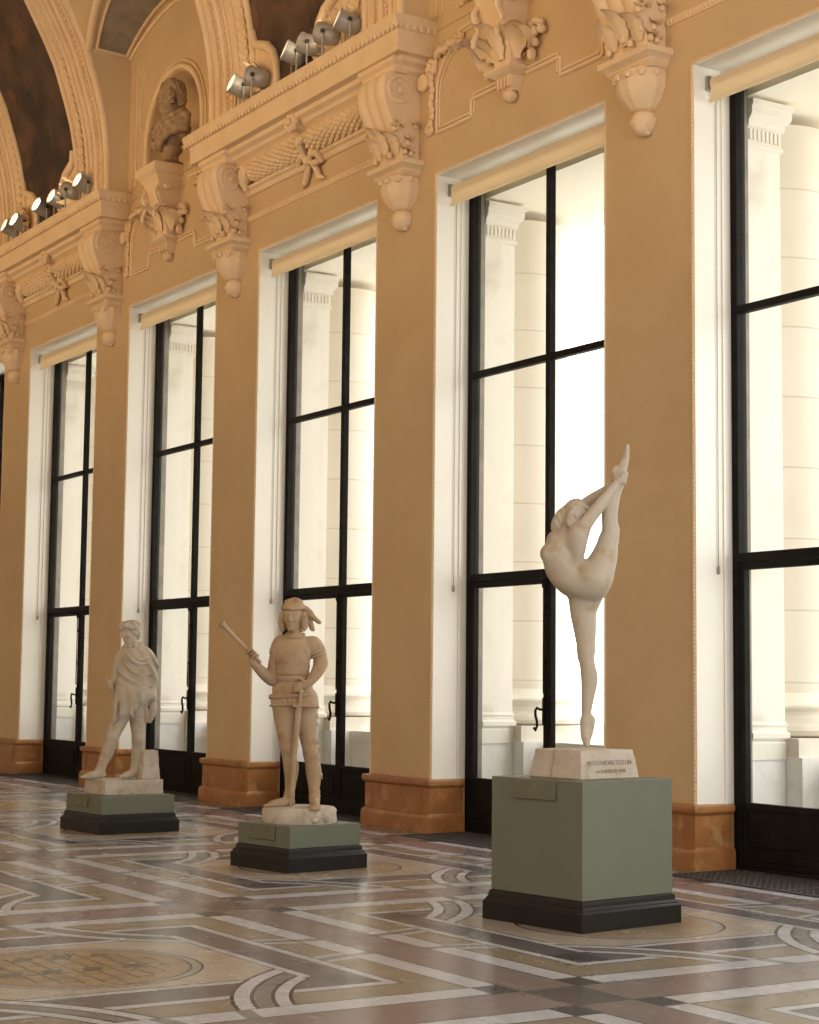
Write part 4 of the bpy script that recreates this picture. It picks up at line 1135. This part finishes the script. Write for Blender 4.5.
for zc, rx, ry, r in ((1.375, .178, .130, .020), (1.455, .150, .112, .011), (1.305, .182, .135, .010)):
    bl.tube([(-.068+rx*math.cos(a), ry*math.sin(a), zc+.012*math.cos(a)-.3558) for a in [2*PI*i/48 for i in range(49)]], [r*(1+.18*math.sin(i*2.1)) for i in range(49)], 8, caps=False)
bl.build('belt', M['statue2'], t)
for c, ax, r in (((.120, .006, 1.735), (.045, .012, -.10), .071), ((-.196, 0, 1.735), (-.035, 0, -.14), .066)):
    c = Vector(c); a_ = Vector(ax).normalized(); sl = MB()
    for q, rr in ((-.03, r*1.0), (.0, r*1.03), (.025, r*.99)):
        e1 = a_.orthogonal().normalized(); e2 = a_.cross(e1); p = c+a_*q
        sl.tube([p+(e1*math.cos(x)+e2*math.sin(x))*(rr-.008)-Vector((0, 0, .3558)) for x in [2*PI*i/28 for i in range(29)]], .012, 8, caps=False)
    sl.build('sleeve_band', M['statue2'], t)
cl_ = MB().tube([(-.062+.078*math.cos(a), -.012+.070*math.sin(a), 1.868-.03*math.sin(-a)*.6-.3558) for a in [2*PI*i/30 for i in range(31)]], .013, 8, caps=False)
cl_.build('collar', M['statue2'], t)
# hair, headcloth
hf = Field((-.24, -.18, 1.88), (.18, .16, 2.18), .0052)
hf.ell(KT(0, .030, .03), (.090, .092, .090), KE, .02)
for s in (-1, 1): hf.chain([KT(s*.078, .02, .02), KT(s*.086, .015, -.05), KT(s*.080, .005, -.098)], [.030, .030, .020], .02)
hf.ell(KT(0, .07, -.05), (.085, .050, .075), KE, .03)
hf.ell(KT(0, -.080, -.03), (.068, .075, .098), KE, .01, 's')
hf.warp(lambda X, Y, Z: .004*np.sin(170*(X+.6*Y)+9*np.sin(Z*30)), (-.24, -.18, 1.88), (.18, .16, 2.18))
hf.mesh('hair', M['statue2'], t, OFF, 1)
hf = Field((-.24, -.18, 1.90), (.20, .18, 2.20), .0052)
hf.ell(KT(0, .010, .072), (.090, .102, .060), KE, .02)
hf.ell(KT(.0, .02, .10), (.075, .085, .05), KE, .03)
hf.slab(KT(0, 0, .062), tuple(Vector(KT(0, 0, 1))-Vector(KT(0, 0, 0))), 0, .3, .005)
for i in range(24):
    a = 2*PI*i/24; b2 = 2*PI*(i+1)/24
    hf.cone(KT(.080*math.cos(a), .010+.094*math.sin(a), .064), KT(.080*math.cos(b2), .010+.094*math.sin(b2), .064), .016, .016, .006)
hf.chain([KT(.085, .03, .06), KT(.13, .05, .02), KT(.175, .06, -.03), KT(.205, .06, -.05)], [.028, .022, .016, .008], .02)
hf.chain([KT(.085, .05, .05), KT(.115, .07, -.02), KT(.13, .07, -.08), KT(.155, .07, -.10)], [.026, .024, .018, .008], .02)
hf.warp(lambda X, Y, Z: .003*np.sin(110*Z+40*X), (-.24, -.18, 1.90), (.20, .18, 2.20))
hf.mesh('headcloth', M['statue2'], t, OFF, 1)
# pipe
p0_, p1_ = Vector((-.330, -.136, 1.636)), Vector((-.655, -.197, 1.955)); D = p1_-p0_
pp = MB().tube([p0_+D*q-Vector((0, 0, .3558)) for q in (0, .04, .06, .30, .48, .50, .53, .55, .60, .85, .92, .97, 1.0, 1.0, .96)],
               [.012, .017, .014, .0145, .015, .020, .020, .016, .0165, .019, .021, .027, .034, .026, .012], 14)
pp.build('pipe', M['statue2'], t, smooth=30)
# sword
z0 = .3558
s_ = MB().tube([(-.018, -.155, 1.285-z0), (-.040, -.15, .98-z0), (-.062, -.135, .62-z0), (-.070, -.120, .480-z0)], [.026, .022, .017, .008], 10)
s_.tube([(-.062, -.135, .62-z0), (-.060, -.135, .64-z0)], .021, 10)
s_.tube([(-.041, -.15, .96-z0), (-.040, -.15, 1.0-z0)], .027, 10)
sw = s_.build('scabbard', M['statue2'], t)
h_ = MB().tube([(-.055, -.165, 1.292-z0), (.03, -.17, 1.294-z0), (.135, -.165, 1.287-z0)], [.010, .013, .010], 8)
h_.tube([(-.012, -.160, 1.29-z0), (-.004, -.168, 1.40-z0)], .013, 10).ball((-.003, -.168, 1.41-z0), .022, 10, 7).ball((-.055, -.165, 1.292-z0), .014, 8, 5).ball((.137, -.165, 1.287-z0), .014, 8, 5)
h_.build('hilt', M['statue2'], sw)
# points lacing the outer seam of the hose
lc = MB()
for z, x in ((1.22, .138), (1.16, .138), (1.02, .140), (.96, .150), (.88, .152), (.74, .178), (.60, .162)):
    lc.ball((x-.012, -.03, z-z0), (.018, .022, .02), 8, 5); lc.tube([(x-.01, -.03, z-z0), (x+.006, -.035, z-.035-z0)], [.009, .004], 6)
lc.build('seam_lacing', M['statue_dark'], t)
# round base and the rough support at the right
r_ = random.Random(5); mb = MB(); rings = []
for i, (rad, z) in enumerate(((.300, 0), (.305, .02), (.303, .06), (.300, .105), (.285, .124), (.15, .126), (.02, .126))):
    rings.append([(rad*(1+r_.uniform(-.012, .012))*math.cos(2*PI*k/40), rad*(1+r_.uniform(-.012, .012))*math.sin(2*PI*k/40), z) for k in range(40)])
bs = mb.loft(rings).build('round_base', M['rock'], t, smooth=50)
rk = MB()
for (x, y, z, r) in ((.135, -.235, .062, (.045, .05, .058)), (.20, -.20, .056, (.05, .05, .052)), (.12, -.265, .034, (.04, .035, .03))): rk.ball((x, y, z), r, 9, 6)
rk.build('broken_edge', M['rock'], bs)

# ---------------------------------------------------------------- the draped figure
th = math.radians(66.966)
t = thing('draped_statue', 'pale plaster statue of a bare-legged figure wrapped in a short cape', 'statue', (-16.6607, -2.6349, .3597), th, 'plaster statues along the windows')
OFF = (0, 0, .3597)
f = Field((-.44, -.32, .46), (.40, .30, 2.12), .0065)
f.chain([(.035, 0, 1.30), (.00, -.01, 1.16), (-.055, -.03, 1.02), (-.092, -.04, .925)], [.10, .088, .074, .060], .04)
f.chain([(-.092, -.04, .925), (-.115, -.035, .85), (-.140, -.03, .76), (-.175, -.035, .67), (-.198, -.04, .605)], [.060, .058, .060, .046, .038], .03)
f.ell((-.115, -.075, .93), (.034, .028, .042), k=.02)
f.chain([(-.198, -.04, .605), (-.225, -.055, .56), (-.29, -.085, .538), (-.34, -.105, .530)], [.040, .040, .036, .028], .025)
f.ell((-.180, -.02, .548), (.036, .036, .036), k=.02)
for i in range(5): f.chain([(-.335-.005*i, -.128+.018*i, .530), (-.388+.012*abs(i-1), -.145+.020*i, .526)], [.015, .012], .008)
f.chain([(.150, .01, 1.28), (.150, .015, 1.12), (.160, .01, 1.0), (.168, .0, .90)], [.095, .082, .068, .058], .04)
f.chain([(.168, .0, .90), (.166, .02, .82), (.160, .03, .75), (.146, .03, .66), (.136, .025, .60)], [.058, .057, .058, .045, .037], .03)
f.ell((.165, -.045, .905), (.034, .028, .042), k=.02)
f.chain([(.136, .025, .60), (.115, .01, .56), (.06, -.02, .538), (.035, -.035, .532)], [.038, .038, .035, .028], .025)
f.ell((.150, .04, .548), (.034, .034, .036), k=.02)
for i in range(5): f.chain([(.045-.004*i, -.055+.017*i, .532), (-.008+.010*abs(i-1), -.078+.019*i, .528)], [.014, .011], .008)
f.ell((.095, 0, 1.33), (.16, .12, .13), k=.05); f.ell((.10, 0, 1.55), (.15, .11, .20), k=.06); f.ell((.11, 0, 1.72), (.16, .10, .10), k=.06)
f.chain([(.095, 0, 1.80), (.075, -.005, 1.90)], [.058, .056], .03)
DT, DE = head(f, (.050, -.02, 1.962), -48, -10, 0, .96, False)
f.chain([(-.02, .0, 1.74), (-.06, -.01, 1.60), (-.075, -.02, 1.49)], [.055, .048, .043], .03)
f.chain([(-.075, -.02, 1.49), (-.10, -.05, 1.47), (-.118, -.075, 1.455)], [.040, .032, .028], .02)
f.ell((-.128, -.085, 1.45), (.024, .024, .036), k=.015)
for i in range(4): f.chain([(-.132+.008*i, -.090-.006*i, 1.432), (-.128+.008*i, -.096-.006*i, 1.40), (-.116+.008*i, -.092-.006*i, 1.372+.004*abs(i-1))], [.0105, .010, .008], .003)
f.chain([(-.142, -.075, 1.465), (-.155, -.085, 1.49), (-.152, -.09, 1.515)], [.013, .011, .0085], .005)
f.mesh('figure', M['statue'], t, OFF, 1)
g = Field((-.24, -.26, .98), (.42, .26, 1.88), .0065)
g.ell((.110, 0, 1.725), (.175, .125, .105), k=.05)
g.ell((.11, .01, 1.80), (.10, .085, .05), k=.06)
g.ell((.055, -.05, 1.86), (.05, .075, .065), k=.03, op='s')
g.ell((.125, 0, 1.56), (.190, .150, .22), k=.06)
g.ell((.095, -.01, 1.36), (.178, .150, .24), k=.06)
g.chain([(.02, -.03, 1.42), (-.020, -.04, 1.20), (-.040, -.04, 1.00)], [.09, .082, .078], .06)
g.chain([(.06, -.06, 1.35), (.05, -.06, 1.20), (.05, -.055, 1.02)], [.11, .10, .08], .06)
g.chain([(.235, .0, 1.72), (.275, -.01, 1.58), (.285, -.02, 1.44), (.27, -.03, 1.33)], [.075, .062, .056, .05], .05)
g.chain([(.16, -.08, 1.36), (.20, -.07, 1.30)], [.08, .06], .05)
# diagonal folds from the right shoulder, vertical folds below
g.warp(lambda X, Y, Z: (.010+.005*np.sin(11*X-9*Z))*np.sin(44*(Z*.5+X*.95)+4.5*np.sin(6*Z+7*X)+12*Y)*np.clip((Z-1.25)*4, 0, 1)*np.clip((X+.02)*8, 0, 1), (-.24, -.26, 1.2), (.42, .26, 1.80))
g.warp(lambda X, Y, Z: .008*np.sin(62*X+14*Z)*np.clip((1.45-Z)*5, 0, 1), (-.24, -.26, .98), (.42, .26, 1.45))
def cy(x, z, r=0): return -(.150+.01*(1.6-z))*math.sqrt(max(.05, 1-((x-.105)/.205)**2))+r*.45
for (xa, za, xm, zm, xb, zb, r) in ((.02, 1.76, .13, 1.60, .24, 1.66, .017), (-.02, 1.70, .12, 1.50, .265, 1.54, .020), (-.05, 1.60, .09, 1.42, .27, 1.43, .022), (-.06, 1.50, .05, 1.36, .24, 1.35, .022), (.10, 1.72, .19, 1.66, .25, 1.72, .014)):
    pts = []
    for i in range(9):
        q = i/8; x = (1-q)**2*xa+2*q*(1-q)*xm+q*q*xb; z = (1-q)**2*za+2*q*(1-q)*zm+q*q*zb
        pts.append((x, cy(x, z, r), z))
    g.chain(pts, [r*(.5+.5*math.sin(PI*min(1, .15+i/9))) for i in range(9)], .012)
for x0_, x1_, z0_, z1_ in ((-.05, -.085, 1.42, 1.05), (.00, -.02, 1.38, 1.05), (.05, .055, 1.36, 1.08), (.10, .125, 1.34, 1.14)):
    g.chain([(x0_, cy(x0_, z0_, .01), z0_), ((x0_+x1_)/2, -.142, (z0_+z1_)/2), (x1_, -.120, z1_)], [.010, .018, .016], .012)
# slanting hem
g.slab((-.12, 0, 1.035), (-.62, 0, 1), 0, .6, .008)
g.slab((-.12, 0, 1.03), (-.28, 0, 1), 0, .6, .008)
g.chain([(.275, -.03, 1.36), (.300, -.02, 1.27), (.298, -.01, 1.17), (.270, 0, 1.08)], [.050, .034, .036, .026], .03)
g.chain([(.205, -.05, 1.29), (.225, -.03, 1.20), (.240, -.01, 1.12), (.232, 0, 1.07)], [.04, .028, .026, .016], .03)
g.chain([(.20, -.09, 1.30), (.27, -.075, 1.335), (.305, -.04, 1.30)], [.035, .042, .032], .03)
g.cone((.255, -.06, 1.26), (.268, -.05, 1.10), .014, .014, .01, 's')
g.chain([(.10, -.155, 1.23), (.085, -.16, 1.16), (.11, -.15, 1.12)], [.02, .016, .01], .015)
g.mesh('cape', M['statue'], t, OFF, 1)
ru = MB()
for q, rr in ((-.01, .080), (.012, .086), (.03, .076)):
    ru.tube([(.082+(rr+.010*math.sin(9*a))*math.cos(a), (rr*.92+.010*math.sin(9*a))*math.sin(a), 1.815+q+.014*math.cos(a)-.3597) for a in [2*PI*i/60 for i in range(61)]], .014, 7, caps=False)
ru.build('collar', M['statue'], t)
hf = Field((-.12, -.20, 1.84), (.22, .18, 2.12), .0055)
hf.ell(DT(0, .022, .04), (.086, .100, .082), DE, .02)
hf.ell(DT(0, .06, -.03), (.078, .055, .075), DE, .03)
hf.ell(DT(0, -.078, -.025), (.054, .055, .080), DE, .01, 's')
for i in range(11):
    a = 2*PI*i/11
    hf.ell(DT(.080*math.cos(a), .010+.092*math.sin(a), .058+.020*(i % 2)), (.034, .034, .030), k=.012)
for i in range(6): hf.ell(DT(.05*math.cos(i), .02+.05*math.sin(i), .098), (.03, .03, .024), k=.015)
hf.mesh('curled_hair', M['statue'], t, OFF, 1)
ang = .0704-th
b = rot_box(.235, .323, ang, .034, 0, 0, .143, .004, rough=.004, seed=8)
bs = b.build('stone_base', M['rock'], t, smooth=40, bevel=.006)
st = rot_box(.075, .10, ang, .268, .02, .143, .428, .018, rough=.004, seed=9)
st.build('support_block', M['rock'], t, smooth=40, bevel=.006)

# ---------------------------------------------------------------- the bust in its niche
c = wc(3)
t = thing('bust', 'brown terracotta bust of a bearded man with draped shoulder in the wall niche', 'bust', (c+.02, -.06, 8.3525))
f = Field((-.52, -.36, .20), (.52, .40, 1.36), .010)
f.ell((0, .02, .58), (.30, .18, .17), k=.06); f.ell((0, .0, .40), (.17, .15, .20), k=.06)
f.ell((-.25, .03, .60), (.12, .12, .13), k=.05); f.ell((.25, .03, .60), (.12, .12, .13), k=.05)
f.chain([(0, .02, .68), (0, -.01, .86)], [.125, .115], .05)
BT, BE = head(f, (0, -.03, 1.02), -28, -6, 0, 1.75, True)
f.mesh('portrait', M['bust'], t, (0, 0, 0), 1)
g = Field((-.52, -.40, .18), (.56, .40, .92), .010)
g.ell((.02, .08, .52), (.29, .15, .20), k=.05)
for i, (xa, za, xb, zb) in enumerate(((.36, .66, -.14, .30), (.37, .58, -.06, .25), (.33, .50, .00, .22), (.27, .72, -.20, .40), (-.33, .66, -.16, .30), (-.36, .58, -.10, .26))):
    g.chain([(xa, .05, za), (xa*.62+xb*.38, -.13, za*.66+zb*.34+.03), (xa*.25+xb*.75, -.19, za*.3+zb*.7), (xb, -.15, zb)], [.065, .052, .045, .022], .02)
g.warp(lambda X, Y, Z: .006*np.sin(60*(X*.7+Z*.8)+6*Y), (-.52, -.40, .18), (.56, .40, .92))
g.mesh('drapery', M['bust'], t, (0, 0, 0), 1)
g = Field((-.30, -.40, .76), (.30, .32, 1.36), .010)
g.ell(BT(0, .026, .045), (.150, .172, .145), BE, .03); g.ell(BT(0, .07, -.03), (.14, .10, .15), BE, .04)
g.ell(BT(0, -.085, -.03), (.10, .115, .16), BE, .02, 's')
for s in (-1, 1): g.chain([BT(s*.075, .0, .0), BT(s*.08, .01, -.05), BT(s*.07, .01, -.09)], [.05, .05, .03], .02)
g.warp(lambda X, Y, Z: .010*np.sin(60*X+50*Z+5*np.sin(30*Y)), (-.30, -.40, .76), (.30, .32, 1.36))
g.mesh('hair', M['bust'], t, (0, 0, 0), 1)
MB().lathe([(.001, 0), (.20, 0), (.20, .05), (.17, .07), (.115, .10), (.10, .16), (.12, .20), (.15, .23), (.16, .27), (.05, .29)], (0, 0, 0), 28).box(-.21, .21, -.20, .20, 0, .035).build('socle', M['bust'], t, smooth=35)
